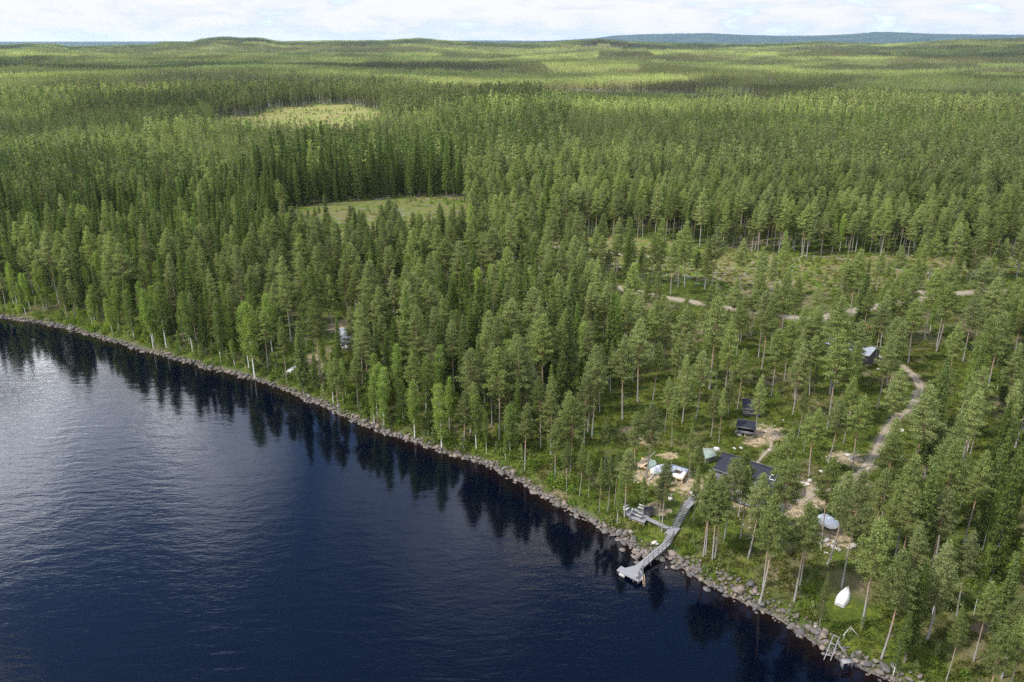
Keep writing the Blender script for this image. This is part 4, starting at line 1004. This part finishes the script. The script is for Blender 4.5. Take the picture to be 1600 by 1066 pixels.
pa, pb = G(996, 731, .7), G(1024, 706, .9); mb = MB(); mb.tube([pa + (0,0,-.0), pb], [.09, .06], 7, True); tag(mb.build('log_pole', M['deadwood']), 'long thin grey log laid across the plank stack', 'log')
pa, pb = G(1013, 751, .15), G(1025, 737, .5); mb = MB(); mb.beam(pa, pb, .16, .05); tag(mb.build('plank', W_OLD), 'single pale plank leaning on the sheeted stack', 'plank')

# --------------- dock, gangway, stairs, decks
Zd = .6
dock = thing('dock', 'grey board dock on stone cribs with a wide end platform', 'dock', tuple(plane(985, 893, 0)))
dg = np.array(dock.location[:])
def dl(px_, py_, z): return plane(px_, py_, z) - dg
mb = MB(); slab(mb, [dl(x, y, Zd) for x, y in [(970.5,884.3),(963.5,890.7),(998,909.5),(1000,889),(1004.7,886.5),(997.5,880),(991.5,883.9),(976.5,887.6)]], .14); mb.build('platform', W_DECK, dock)
mb = MB()
for x, y in ((966,890),(975,895),(990,903),(997,906),(972,886),(999,890)): q_ = dl(x, y, Zd); mb = MB(); mb.beam((q_[0], q_[1], -2.0), (q_[0], q_[1], Zd - .14), .16); mb.build('pile', W_DARK, dock)
mb = MB(); A_, B_ = dl(968,894,Zd), dl(976,898.5,Zd); mb.beam(A_*(1,1,0)+(0,0,.28), B_*(1,1,0)+(0,0,.28), .25, .4); mb.build('bumper_plank', W_OLD, dock)
mb = MB()
for p, q_ in (((999,897),(1003,892)), ((1003,892),(1004.5,903)), ((999,908),(1004.5,903))): A_, B_ = dl(*p, Zd), dl(*q_, Zd); mb.beam(A_ + (0,0,.95), B_ + (0,0,.95), .06)
for p in ((999,897),(1003,892),(1004.5,903),(999,908)): A_ = dl(*p, Zd); mb.beam(A_ + (0,0,-.3), A_ + (0,0,1.0), .08)
mb.build('side_rail', W_GREY, dock)
mb = MB(); slab(mb, [dl(998.6,909.2,Zd-.02), dl(1005,904,Zd-.02), dl(1003.5,892.5,Zd-.02), dl(1000.2,889.5,Zd-.02)], .12); mb.build('side_step', W_DECK, dock)
mb = MB(); A_, B_ = dl(1000,907,Zd), dl(1002.5,904.5,Zd)
for s_ in (A_, B_): mb.beam(s_ + (.5,-.5,-1.2), s_ + (.25,-.25,.9), .06)
for k in range(4): mb.beam(A_ + (.5-.05*k,-.5+.05*k,-.6+.35*k), B_ + (.5-.05*k,-.5+.05*k,-.6+.35*k), .04)
mb.build('bathing_ladder', W_NEW, dock)
c = thing('bench', 'small grey bench at the outer corner of the dock', 'bench', tuple(plane(996, 901.5, Zd)), R(60)); mb = MB(); mb.box((0,0,.42),(1.2,.38,.06)); mb.build('seat', W_DECK, c)
for sx_ in (-.45, .45): mb = MB(); mb.box((sx_,0,.2),(.07,.34,.4)); mb.build('leg', W_OLD, c)
ZA = 1.15
zl = G(1051, 831)[2] + .35
gang = thing('gangway', 'narrow grey gangway from the shore to the dock with one dark handrail', 'gangway', tuple(dg))
def lerp(a_, b_, t_): return a_ + (b_ - a_) * t_
L0, R0 = dl(997.5,880,Zd+.004), dl(1004.7,886.5,Zd+.004); L1, R1 = dl(1021,860.5,.95), dl(1029,866,.95); L2, R2 = dl(1036,848,1.35), dl(1047,850.5,1.35)
mb = MB(); n_ = 30
for (A0, A1, B0, B1, n_) in ((L0, L1, R0, R1, 26), (L1, L2, R1, R2, 18)):
    for i in range(n_):
        t0, t1 = i / n_, (i + .93) / n_; slab(mb, [lerp(A0, A1, t0), lerp(B0, B1, t0), lerp(B0, B1, t1), lerp(A0, A1, t1)], .05)
mb.build('walkway_boards', W_DECK, gang)
mb = MB()
for A0, A1 in ((L0, L1), (L1, L2), (R0, R1), (R1, R2)): mb.beam(A0 - (0,0,.14), A1 - (0,0,.14), .08, .16)
for P_ in (L1, R1, lerp(L0, L1, .5), lerp(R0, R1, .5)): mb.beam(P_ - (0,0,.2), (P_[0], P_[1], -1.2), .12)
mb.build('bearers', W_GREY, gang)
def rail(mb, pts_, n_, hgt_=.95):
    pts_ = [np.array(p) for p in pts_]
    for p, q_ in zip(pts_[:-1], pts_[1:]):
        mb.beam(p + (0,0,hgt_), q_ + (0,0,hgt_), .06, .06); mb.beam(p + (0,0,hgt_*.5), q_ + (0,0,hgt_*.5), .04)
        for i in range(n_ + 1): r_ = lerp(p, q_, i / n_); mb.beam(r_ - (0,0,.1), r_ + (0,0,hgt_ - .03), .06)
mb = MB(); rail(mb, [lerp(R0, R1, .02), R1, R2], 3); mb.build('handrail', W_DARK, gang)
land = thing('stair_landing', 'grey square landing where the boardwalk meets the stairs', 'landing', tuple(dg)); LP = [dl(x, y, zl) for x, y in ((1039,832),(1048,822.5),(1063,825.5),(1053,838))]
mb = MB(); slab(mb, LP, .12); mb.build('boards', W_DECK, land); [MB().box2(p - (0,0,.12), p - (0,0,1.1), .12, land) for p in LP]
def stairs(label, A0, B0, A1, B1, n_, left_rail, right_rail):
    s_ = thing('stairs', label, 'stairs', tuple(dg)); mb = MB()
    for i in range(n_):
        t0, t1 = (i + .1) / n_, (i + .72) / n_; z_ = lerp(A0, A1, (i + .5) / n_)[2]
        Q = [lerp(A0, A1, t0), lerp(B0, B1, t0), lerp(B0, B1, t1), lerp(A0, A1, t1)]; slab(mb, [(p[0], p[1], z_) for p in Q], .05)
    mb.build('treads', W_DECK, s_); mb = MB(); mb.beam(A0 - (0,0,.12), A1 - (0,0,.12), .08, .22); mb.beam(B0 - (0,0,.12), B1 - (0,0,.12), .08, .22); mb.build('stringers', W_GREY, s_)
    mb = MB()
    if left_rail: rail(mb, [A0, A1], 4)
    if right_rail: rail(mb, [B0, B1], 4)
    mb.build('handrail', W_DARK, s_)
zu = G(1080, 786)[2] + .5
stairs('lower grey stairs from the gangway up to the square landing', dl(1036,848,1.36), dl(1047,850.5,1.36), dl(1043,833.5,zl), dl(1053,838,zl), 6, False, True)
stairs('upper long grey stairs climbing the slope from landing to yard', dl(1051,823.3,zl+.02), dl(1060,825,zl+.02), dl(1066.5,792,zu-.1), dl(1076,795.5,zu-.1), 13, True, False)
upd = thing('boardwalk', 'wide grey boardwalk at the stair top leading to the cabin yard', 'boardwalk', tuple(dg))
UP = [dl(x, y, zu) for x, y in ((1066,791),(1077,777),(1093,768),(1098,770),(1089,782),(1076,795))]
mb = MB(); slab(mb, UP, .1); mb.build('boards', W_DECK, upd); mb = MB(); rail(mb, [dl(1066,791,zu), dl(1077,777,zu)], 3); mb.build('handrail', W_DARK, upd)
[MB().box2(p - (0,0,.1), p - (0,0,1.2), .12, upd) for p in UP]
zk = G(995, 806)[2] + .55
ld = thing('lakeside_deck', 'dark grey sitting deck above the shore with benches around it', 'deck', tuple(dg)); DP = [dl(x, y, zk) for x, y in ((975,800),(988,793.5),(1016,800),(1015,806),(1006,817.5),(984,808.5))]
mb = MB(); slab(mb, DP, .12); mb.build('boards', W_DECK, ld); [MB().box2(p*(1,1,0)*1. + (0,0,p[2]-.12), p*(1,1,0) + (0,0,p[2]-1.5), .12, ld) for p in DP]
mb = MB(); mb.beam(dl(984,811,zk-.5), dl(1004,819.5,zk-.5), .14, .12); mb.build('edge_beam', W_NEW, ld)
bw = thing('boardwalk', 'narrow grey boardwalk between the sitting deck and the landing', 'boardwalk', tuple(dg)); mb = MB(); slab(mb, [dl(1009,811.5,zk+.01), dl(1013,808,zk+.01), dl(1046,823.3,zl+.01), dl(1042.5,827.5,zl+.01)], .08); mb.build('boards', W_DECK, bw)
[MB().box2(dl(x, y, zk-.08), dl(x, y, zk-1.1), .1, bw) for x, y in ((1018,813),(1030,819))]
def bench(label, p, q_, z, mat):
    A_, B_ = plane(*p, z), plane(*q_, z); d = B_ - A_; ln = float(np.linalg.norm(d)); c = thing('bench', label, 'bench', tuple((A_+B_)/2), math.atan2(d[1], d[0]), 'benches round the sitting deck')
    s_ = MB(); s_.box((0,0,.45),(ln,.45,.06)); s_.build('seat', mat, c)
    s_ = MB(); s_.box((0,.24,.75),(ln,.05,.3)); s_.build('backrest', mat, c)
    for x in (-ln*.42, ln*.42): s_ = MB(); s_.box((x,0,.21),(.08,.4,.42)); s_.build('leg', W_GREY, c)
bench('long pale bench on the inland edge of the sitting deck', (997,796), (1013,801.5), zk, W_OLD); bench('long grey bench on the lake edge of the sitting deck', (986,804), (1003,811.5), zk, W_OLD); bench('short white bench on the end of the sitting deck', (975,801), (983,796.5), zk, WHITE)
g = plane(1013.5, 802.5, zk); c = thing('hot_tub', 'round dark tub on the inland corner of the sitting deck', 'tub', tuple(g)); mb = MB(); mb.tube([(0,0,0),(0,0,.8)], [.72,.78], 18); mb.build('shell', W_DARK, c); mb = MB(); mb.tube([(0,0,.8),(0,0,.86)], [.8,.8], 18, True); mb.build('lid', RUBBER, c)
g = plane(992, 801, zk); c = thing('fire_table', 'low white table with dishes in the middle of the sitting deck', 'table', tuple(g), R(-20)); mb = MB(); mb.box((0,0,.5),(1.0,.6,.05)); mb.build('tabletop', WHITE, c)
for x in (-.4,.4): mb = MB(); mb.box((x,0,.24),(.06,.5,.47)); mb.build('leg', METAL, c)
for k_, (x, y) in enumerate(((-.2,.1),(.25,-.05))): o_ = MB(); o_.tube([(0,0,0),(0,0,.14)], [.09,.12], 9, True); tag(o_.build('pot', METAL, loc=(g[0]+x, g[1]+y, zk+.527)), ('small metal pot on the inland side of the white deck table', 'small metal pot on the lake side of the white deck table')[k_], 'pot')

# --------------- boats, trailer, boat slip
def boat(name, label, p, q_, wid_, mat, zoff=.62):
    A_, B_ = G(*p), G(*q_); ln = float(np.linalg.norm((B_-A_)[:2])); yaw_ = math.atan2(B_[1]-A_[1], B_[0]-A_[0]); c = (A_+B_)/2
    t_ = thing(name, label, 'boat', (c[0], c[1], c[2] + .08), yaw_, None); t_.rotation_euler = (0, -math.atan2(B_[2] - A_[2], ln), yaw_)
    V = []; ns, nc = 13, 9
    for i in range(ns):
        u = i/(ns-1); x = (u-.5)*ln; w_ = wid_/2 * (max(0., math.cos((u-.42)/.58*math.pi/2))**.8 if u > .42 else .74+.26*math.sin(u/.42*math.pi/2))
        w_ = max(w_, .02) * (1 if u < .98 else .3)
        for j in range(nc): a_ = math.pi*j/(nc-1); V.append((x, -w_*math.cos(a_), zoff*math.sin(a_)**.7*(1-.25*u**3)))
    F = [(i*nc+j, (i+1)*nc+j, (i+1)*nc+j+1, i*nc+j+1) for i in range(ns-1) for j in range(nc-1)]
    mb = MB(); mb.add(V, F); mb.add([V[j] for j in range(nc)] + [(-ln/2, 0, 0)], [(nc, j, j+1) for j in range(nc-1)]); mb.build('hull', mat, t_)
    mb = MB(); mb.beam((-ln*.46, 0, zoff+.02), (ln*.42, 0, zoff*.82+.02), .06, .08); mb.build('keel', WHITE, t_)
    for sd_ in (-1, 1):
        mb = MB(); mb.tube([(V[i*nc + (0 if sd_ < 0 else nc-1)][0], V[i*nc + (0 if sd_ < 0 else nc-1)][1]*1.01, .03) for i in range(ns)], .04, 5); mb.build('gunwale', WHITE, t_)
boat('rowing_boat', 'upturned white rowing boat speckled with leaf litter in green undergrowth', (1311,949), (1325.5,919), 1.5, SPECK)
boat('rowing_boat', 'upturned white boat half under spruces near the unfinished hut', (447,587), (465,573), 1.7, WHITE)
A_, B_ = G(1277, 814), G(1308, 832); d = B_-A_; yaw_ = math.atan2(d[1], d[0]); c = (A_+B_)/2; ln = float(np.linalg.norm(d[:2]))
tr = thing('boat_trailer', 'galvanised boat trailer parked on sandy ground under a covered load', 'trailer', tuple(c), yaw_)
mb = MB(); [mb.beam((-ln*.42, y, .5), (ln*.42, y*.6, .5), .1) for y in (-.6, .6)]; [mb.beam((x, -.7, .42), (x, .7, .42), .09) for x in (-.9, 0, .9)]; mb.build('frame', METAL, tr)
mb = MB(); mb.beam((ln*.40, 0, .5), (ln*.62, 0, .45), .1); mb.build('drawbar', METAL, tr)
for y in (-.95, .95):
    mb = MB(); mb.tube([(-.3, y-.1, .33), (-.3, y+.1, .33)], .33, 14, True); w_ = mb.build('wheel', RUBBER, tr); mb = MB(); mb.tube([(-.3, y-.11, .33), (-.3, y+.11, .33)], .18, 10, True); mb.build('rim', METAL, w_)
cb = thing('covered_boat', 'boat wrapped in a crumpled pale blue tarpaulin on the trailer', 'boat', (c[0], c[1], c[2] + .58), yaw_)
V = []; ns, nc = 16, 15
for i in range(ns):
    u = i/(ns-1); e = min(1, 4.5*min(u + .05, 1-u+.02))**.5
    for j in range(nc):
        a_ = math.pi*j/(nc-1); V.append(((u-.5)*ln*.96, -1.1*e*math.cos(a_)*(1+.04*rnd.random()), (.88*e*math.sin(a_)**.45 + .10*rnd.random())*(1-.12*u)))
F = [(i*nc+j, (i+1)*nc+j, (i+1)*nc+j+1, i*nc+j+1) for i in range(ns-1) for j in range(nc-1)]
mb = MB(); mb.add(V, F); 
for e_ in (0, (ns-1)*nc): mb.add([V[e_+j] for j in range(nc)] + [(V[e_][0], 0, .1)], [(nc, j, j+1) for j in range(nc-1)])
mb.build('tarpaulin', TARPW, cb)
mb = MB(); mb.tube([(-ln*.42,0,.05),(0,0,-.05),(ln*.42,0,.05)], [.5,.75,.2], 9, True); mb.build('hull', WHITE, cb)
mb = MB()
P_ = [plane(1287.3,1031,.1), plane(1297.6,1032.5,.1), plane(1311.5,996,1.9), plane(1302.8,992,1.9)]
mb = MB(); mb.beam(P_[0], P_[3], .12); mb.build_ = None
sl_ = thing('boat_slip', 'pale timber ladder frame lying over the rocks into the water', 'boat slip', tuple(P_[0]))
o0 = P_[0]; mb = MB(); mb.beam(P_[0]-o0, P_[3]-o0, .10); mb.build('side_rail', W_DECK, sl_); mb = MB(); mb.beam(P_[1]-o0, P_[2]-o0, .10); mb.build('side_rail', W_DECK, sl_)
for f in (.2, .66, .985): mb = MB(); mb.beam(lerp(P_[0], P_[3], f)-o0, lerp(P_[1], P_[2], f)-o0, .1); mb.build('rung', W_DECK, sl_)
g = plane(1324, 1033, 1.1); c = thing('landing_stage', 'small grey plank platform with a post set among shore rocks', 'platform', tuple(g), R(8)); mb = MB(); mb.box((0,0,0),(1.4,.7,.08)); mb.build('planks', W_DECK, c)
for x in (-.6,.6): mb = MB(); mb.box((x,0,-.5),(.1,.5,.92)); mb.build('leg', W_GREY, c)
mb = MB(); mb.beam((.6,.45,-.3),(-.5,1.6,1.3),.1); mb.build('leaning_post', W_DECK, c)
A_ = G(1317, 1004); B_ = G(1328, 990); c = thing('net_rack', 'weathered green rack of crossed poles behind the boat slip', 'rack', tuple(A_)); mb = MB(); mb.beam((0,0,0),(0,0,1.1),.07); mb.build('upright', TARPG, c); q_ = B_-A_; mb = MB(); mb.beam((q_[0],q_[1],q_[2]-.1),(q_[0],q_[1],q_[2]+1.2),.07); mb.build('upright', TARPG, c); mb = MB(); mb.beam((-.1,0,1.05),(q_[0],q_[1],q_[2]+1.15),.09); mb.build('crossbar', W_OLD, c)
mb = MB(); mb.beam((q_[0]*.9,q_[1]*.9,q_[2]+1.1),(q_[0]+.9,q_[1]-.9,q_[2]+.1),.07); mb.build('brace', W_OLD, c)
# red log pile
g = G(1350, 514); c = thing('log_pile', 'heap of red brown cut logs in the moss by the road', 'log pile', tuple(g), R(12))
for i, (x, z) in enumerate([(j*.3-.9+(r_ % 2)*.15, .16+r_*.26) for r_ in range(4) for j in range(7-r_)]): mb = MB(); mb.tube([(x*1.3, -1.2+rnd.uniform(-.2,.2), z*1.2), (x*1.3, 1.2+rnd.uniform(-.2,.2), z*1.2)], rnd.uniform(.13,.19), 8, True); mb.build('log', REDWOOD, c)
# parked car
g = G(812, 407); c = thing('parked_car', 'silver estate car parked under pines beside the forest road', 'car', tuple(g), R(28)); CAR = simple('silver_car_paint', (.55,.62,.70), (.50,.57,.65), 2, .25, .6, 0)
prof = [(-2.2,.35),(-2.25,.8),(-1.95,1.4),(-1.7,1.48),(.35,1.46),(1.1,.98),(2.1,.82),(2.25,.5),(2.2,.3)]; n = len(prof)
V = [(x, -.82 if z > 1 else -.9, z) for x, z in prof] + [(x, .82 if z > 1 else .9, z) for x, z in prof]
mb = MB(); mb.add(V, [(0, i, i+1) for i in range(1, n-1)] + [(n, n+i+1, n+i) for i in range(1, n-1)]); mb.add(V, [(i, n+i, n+(i+1) % n, (i+1) % n) for i in range(n)]); mb.build('body', CAR, c)
for y in (-.89, .89): mb = MB(); mb.add([(-1.85,y,1.0),(.85,y,1.0),(.3,y*.955,1.38),(-1.65,y*.955,1.38)], [(0,1,2,3)]); mb.build('side_window', GLASS, c)
mb = MB(); mb.add([(1.04,-.78,1.03),(1.04,.78,1.03),(.42,.72,1.44),(.42,-.72,1.44)], [(0,1,2,3)]); mb.build('windscreen', GLASS, c)
for x in (-1.4, 1.4):
    for y in (-.86, .86): mb = MB(); mb.tube([(x,y-.1,.32),(x,y+.1,.32)], .32, 14, True); w_ = mb.build('wheel', RUBBER, c); mb = MB(); mb.tube([(x,y-.11,.32),(x,y+.11,.32)], .18, 10, True); mb.build('rim', METAL, w_)
pile_sheet('tarpaulin', 'grey white tarpaulin spread on gravel beside the unfinished hut', 'tarpaulin', [(522,516),(532,512),(545,514),(543,522),(530,524)], .02, .3, TARPW)
g = G(541, 541); c = thing('lumber_stack', 'stack of yellow timber in front of the unfinished hut', 'lumber', tuple(g), R(-25))
for i in range(6): mb = MB(); mb.box((rnd.uniform(-.2,.2), -.5+i*.2, .35), (2.8,.15,.2), rnd.uniform(-.06,.06)); mb.build('plank', W_NEW, c)

# dead trees
V, F, tb, Ht = make_tree('deadpine', 777)
g = G(1573, 537); h_ = top_height(g, 478); t_ = thing('dead_pine', 'dead pine with rust red needles among green pines', 'dead tree', tuple(g)); t_.scale = (h_/Ht,)*3
for nm_, me_ in (('crown', mesh_np('crown', V[:int(len(V)*.75)//3*3], [F[:int(len(V)*.75)//3]], [M['deadneedle']])), ('trunk', tb.mesh('trunk', M['deadwood'], True))): o_ = bpy.data.objects.new(nm_, me_); C.objects.link(o_); o_.parent = t_
tb2 = MB(); r_ = np.random.default_rng(5); tb2.tube([(0,0,0),(.1,0,6),(.15,.1,12)], [.16,.1,.03], 7)
for i in range(70):
    z = r_.uniform(3.5, 12); th = r_.uniform(0, 6.28); l_ = (13.5-z)*.22*r_.uniform(.6,1.2)+.3; tb2.tube([(.1,0,z),(.1+math.cos(th)*l_*.6, math.sin(th)*l_*.6, z-.1*l_),(.1+math.cos(th)*l_, math.sin(th)*l_, z+.05)], [.035,.02,.006], 3)
dm = tb2.mesh('dead_tree_wood', M['deadwood'])
for (a_, b_, tt, lb) in ((739,668,560,'bare grey dead tree with tangled branches at the middle of the shore woods'),(455,300,262,'grey dead trunk at the edge of the dark spruce stand')):
    g = G(a_, b_); s_ = top_height(g, tt) / 12; o_ = bpy.data.objects.new('dead_tree', dm); C.objects.link(o_); o_.location = tuple(g); o_.scale = (s_,)*3; tag(o_, lb, 'dead tree', 'bare dead trees')

# roads laid on the ground
def road_mat():
    m, nt = new_mat('gravel_road'); g_ = N(nt, 'ShaderNodeNewGeometry'); n1 = noise(nt, g_.outputs['Position'], 2.2, 5, .7); ac = attr(nt, 'across')
    c_ = ramp(nt, n1, [(.3, (.17, .13, .095)), (.7, (.36, .30, .24))]); mid = mapr(nt, math_(nt, 'ABSOLUTE', ac), .22, .05, 0, .75)
    finish(nt, mixc(nt, mid, c_, (.20, .20, .09)), .95, n1, .1, .5, .05); return m
RM = road_mat()
for nm_, (Q, w_) in ROADW.items():
    V = []; A_ = []; k = len(Q)
    for i in range(k):
        d = Q[min(i+1, k-1)] - Q[max(i-1, 0)]; d /= np.linalg.norm(d) + 1e-9; n_ = np.array([-d[1], d[0]])
        for j, u in enumerate((-1, -.5, 0, .5, 1)):
            ww = w_ * .8 * (1 + (rnd.uniform(-.16, .16) if abs(u) == 1 else 0)); p = Q[i] + n_ * ww * u; V.append((p[0], p[1], 0)); A_.append(u)
    V = np.array(V); V[:, 2] = hgt(V[:, 0], V[:, 1]) + .07
    F = np.array([(i*5+j, i*5+j+1, (i+1)*5+j+1, (i+1)*5+j) for i in range(k-1) for j in range(4)])
    me = mesh_np(nm_, V, [F[:, ::-1]], [RM]); at = me.attributes.new('across', 'FLOAT', 'POINT'); at.data.foreach_set('value', np.array(A_, np.float32))
    o_ = bpy.data.objects.new('path' if nm_ == 'path' else 'road', me); C.objects.link(o_); tag(o_, 'trodden footpath through the moss' if nm_ == 'path' else 'pale gravel forest road', kind='structure')

# clouds above the land (they throw the shade that lies over parts of the forest)
def cloud_mat():
    m, nt = new_mat('cloud'); tr_ = N(nt, 'ShaderNodeBsdfTransparent'); di = N(nt, 'ShaderNodeBsdfDiffuse'); tl = N(nt, 'ShaderNodeBsdfTranslucent'); di.inputs[0].default_value = tl.inputs[0].default_value = (.9, .9, .9, 1)
    a_ = N(nt, 'ShaderNodeMixShader'); a_.inputs[0].default_value = .6; L(nt, di.outputs[0], a_.inputs[1]); L(nt, tl.outputs[0], a_.inputs[2])
    g_ = N(nt, 'ShaderNodeNewGeometry'); n_ = noise(nt, g_.outputs['Position'], .004, 4, .6); oi_ = N(nt, 'ShaderNodeObjectInfo'); sp_ = N(nt, 'ShaderNodeSeparateXYZ'); L(nt, oi_.outputs['Location'], sp_.inputs[0]); th_ = mapr(nt, sp_.outputs[1], 300, 600, 0, .28); f_ = math_(nt, 'ADD', mapr(nt, n_, .3, .6, .20, .42), th_)
    b_ = N(nt, 'ShaderNodeMixShader'); L(nt, f_, b_.inputs[0]); L(nt, tr_.outputs[0], b_.inputs[1]); L(nt, a_.outputs[0], b_.inputs[2]); o_ = N(nt, 'ShaderNodeOutputMaterial'); L(nt, b_.outputs[0], o_.inputs[0]); return m
CLM = cloud_mat(); SA, SE = R(-104), R(50); CZ = 1300.
CL = [(0,310,640,330,'broad thin cloud over the lakeside woods'),(-820,1500,900,330,'long cloud over the woods past the far clearing'),(560,1050,430,210,'small cloud over the middle of the forest'),(1500,2350,480,260,'cloud shading the far woods by the horizon'),(-620,640,420,170,'ragged cloud over the dark spruce woods'),(150,3500,1300,260,'distant cloud over the ridge woods'),(-1700,3300,900,300,'distant cloud over the hilly woods')]
for i, (x, y, rx_, ry_, lb) in enumerate(CL):
    import bmesh
    bm = bmesh.new(); bmesh.ops.create_icosphere(bm, subdivisions=5, radius=1.0); V = np.array([v.co[:] for v in bm.verts]); F = np.array([[v.index for v in f.verts] for f in bm.faces]); bm.free()
    sc_ = .62 + .75 * fbm(V[:, 0] * 2.2 + i * 7 + 9, V[:, 1] * 2.2 + V[:, 2] + 5, 4); V = V * sc_[:, None] * (rx_ * 1.05, ry_ * 1.05, min(rx_, ry_) * .28)
    me = mesh_np('cloud', V, [F], [CLM], smooth=True); o_ = bpy.data.objects.new('cloud', me); C.objects.link(o_); h_ = CZ - 10; o_.location = (x + math.sin(SA) * h_ / math.tan(SE), y + math.cos(SA) * h_ / math.tan(SE), CZ); tag(o_, lb, 'cloud', kind='structure')
#@@D1
# ------------------------------------------------------------------ sky, sun, haze, camera
SUN_AZ, SUN_EL = R(-104), R(50)      # azimuth from +Y, clockwise positive
sdir = np.array([math.sin(SUN_AZ) * math.cos(SUN_EL), math.cos(SUN_AZ) * math.cos(SUN_EL), math.sin(SUN_EL)])
w = bpy.data.worlds.new('World'); bpy.context.scene.world = w; w.use_nodes = True; nt = w.node_tree; nt.nodes.clear()
sky = N(nt, 'ShaderNodeTexSky'); sky.sky_type = 'NISHITA'; sky.sun_disc = False; sky.sun_elevation = SUN_EL; sky.sun_rotation = SUN_AZ; sky.altitude = 100; sky.air_density = 1.0; sky.dust_density = .6
tc = N(nt, 'ShaderNodeTexCoord'); sx = N(nt, 'ShaderNodeSeparateXYZ'); L(nt, tc.outputs['Generated'], sx.inputs[0])
zc = math_(nt, 'MAXIMUM', sx.outputs[2], .012)
cx = math_(nt, 'DIVIDE', sx.outputs[0], zc); cy = math_(nt, 'DIVIDE', sx.outputs[1], zc); cv = N(nt, 'ShaderNodeCombineXYZ'); L(nt, cx, cv.inputs[0]); L(nt, cy, cv.inputs[1])
low = mapr(nt, sx.outputs[2], .06, .22, 1, 0)
nA = noise(nt, cv.outputs[0], .85, 6, .55, .2)
# banks of cumulus near the horizon, as stretched bands
mpb = N(nt, 'ShaderNodeMapping'); mpb.inputs['Scale'].default_value = (9, 9, 44); L(nt, tc.outputs['Generated'], mpb.inputs[0])
nB = noise(nt, mpb.outputs[0], 1.0, 6, .58, .4)
covA = mapr(nt, math_(nt, 'ADD', nA, mapr(nt, sx.outputs[1], .25, -.30, -.30, .34)), .62, .78)
covB = mapr(nt, nB, .30, .42)
cover = math_(nt, 'MAXIMUM', math_(nt, 'MULTIPLY', covA, math_(nt, 'SUBTRACT', 1.0, low)), math_(nt, 'MULTIPLY', covB, low))
def lobe(px, py, width, amp):
    r = ray(px, py); r = r / np.linalg.norm(r); r[2] = -r[2]
    d = nt.nodes.new('ShaderNodeVectorMath'); d.operation = 'DOT_PRODUCT'; L(nt, tc.outputs['Generated'], d.inputs[0]); d.inputs[1].default_value = tuple(r)
    return mapr(nt, d.outputs['Value'], math.cos(R(width)), 1.0, 0, amp)
lob = None
for a in LOBES if 'LOBES' in globals() else [(10,640,8.5,1.0),(120,690,6,.5),(-130,620,12,1.0),(340,725,6,.22),(600,790,5,.12),(740,840,7,.14),(230,640,5,.6)]:
    l_ = lobe(*a); lob = l_ if lob is None else math_(nt, 'MAXIMUM', lob, l_)
nL = noise(nt, tc.outputs['Generated'], 7, 5, .6)
lobm = math_(nt, 'MULTIPLY', lob, mapr(nt, nL, .38, .62, .08, 1.), clamp=True)
bgS = N(nt, 'ShaderNodeBackground'); L(nt, mixc(nt, 1.0, sky.outputs[0], (.74, .86, 1.06), 'MULTIPLY'), bgS.inputs[0]); bgS.inputs[1].default_value = .125
shade = ramp(nt, nB, [(.36, (.66, .76, .96)), (.44, (.88, .93, 1.0)), (.54, (1, 1, 1)), (.64, (.97, .98, 1)), (.74, (.78, .84, .96))])
bgC = N(nt, 'ShaderNodeBackground'); L(nt, shade, bgC.inputs[0]); L(nt, mapr(nt, sx.outputs[2], .12, .5, .45, 1.15), bgC.inputs[1])
mx = N(nt, 'ShaderNodeMixShader'); L(nt, cover, mx.inputs[0]); L(nt, bgS.outputs[0], mx.inputs[1]); L(nt, bgC.outputs[0], mx.inputs[2])
bgL = N(nt, 'ShaderNodeBackground'); bgL.inputs[0].default_value = (.95, .97, 1, 1); bgL.inputs[1].default_value = 6.0
mx2 = N(nt, 'ShaderNodeMixShader'); L(nt, lobm, mx2.inputs[0]); L(nt, mx.outputs[0], mx2.inputs[1]); L(nt, bgL.outputs[0], mx2.inputs[2])
wo = N(nt, 'ShaderNodeOutputWorld'); L(nt, mx2.outputs[0], wo.inputs[0])

sl = bpy.data.lights.new('sun', 'SUN'); sl.energy = 4.6; sl.angle = R(2.); sl.color = (1, .95, .86)
so = bpy.data.objects.new('sun', sl); C.objects.link(so); so.rotation_euler = Vector(sdir).to_track_quat('Z', 'Y').to_euler()

def make_haze():
    m, nt = new_mat('haze_air'); v = N(nt, 'ShaderNodeVolumePrincipled'); v.inputs['Density'].default_value = 2.9e-5
    v.inputs['Color'].default_value = (.62, .80, 1.0, 1); v.inputs['Anisotropy'].default_value = .3
    o_ = N(nt, 'ShaderNodeOutputMaterial'); L(nt, v.outputs[0], o_.inputs['Volume'])
    b = MB(); b.box((0, 3400, 86), (34000, 27000, 182)); o = b.build('haze', m); tag(o, 'thin pale summer haze over the forest', kind='stuff')
make_haze()
cam = bpy.data.cameras.new('camera'); cam.sensor_width = 36; cam.lens = 36 * FPX / 1600; cam.clip_end = 40000; cam.clip_start = .5
co = bpy.data.objects.new('camera', cam); C.objects.link(co); co.location = (0, 0, H); co.rotation_euler = (math.pi / 2 - PITCH, 0, 0)
S = bpy.context.scene; S.camera = co
S.view_settings.view_transform = 'Standard'; S.view_settings.look = 'None'; S.view_settings.gamma = 1; S.view_settings.exposure = 1.15
S.render.engine = 'CYCLES'
S.cycles.max_bounces = 6; S.cycles.diffuse_bounces = 3; S.cycles.glossy_bounces = 3; S.cycles.transmission_bounces = 3; S.cycles.volume_bounces = 0; S.cycles.transparent_max_bounces = 12
S.cycles.use_denoising = False; S.cycles.denoiser = 'OPENIMAGEDENOISE'; S.cycles.denoising_prefilter = 'ACCURATE'
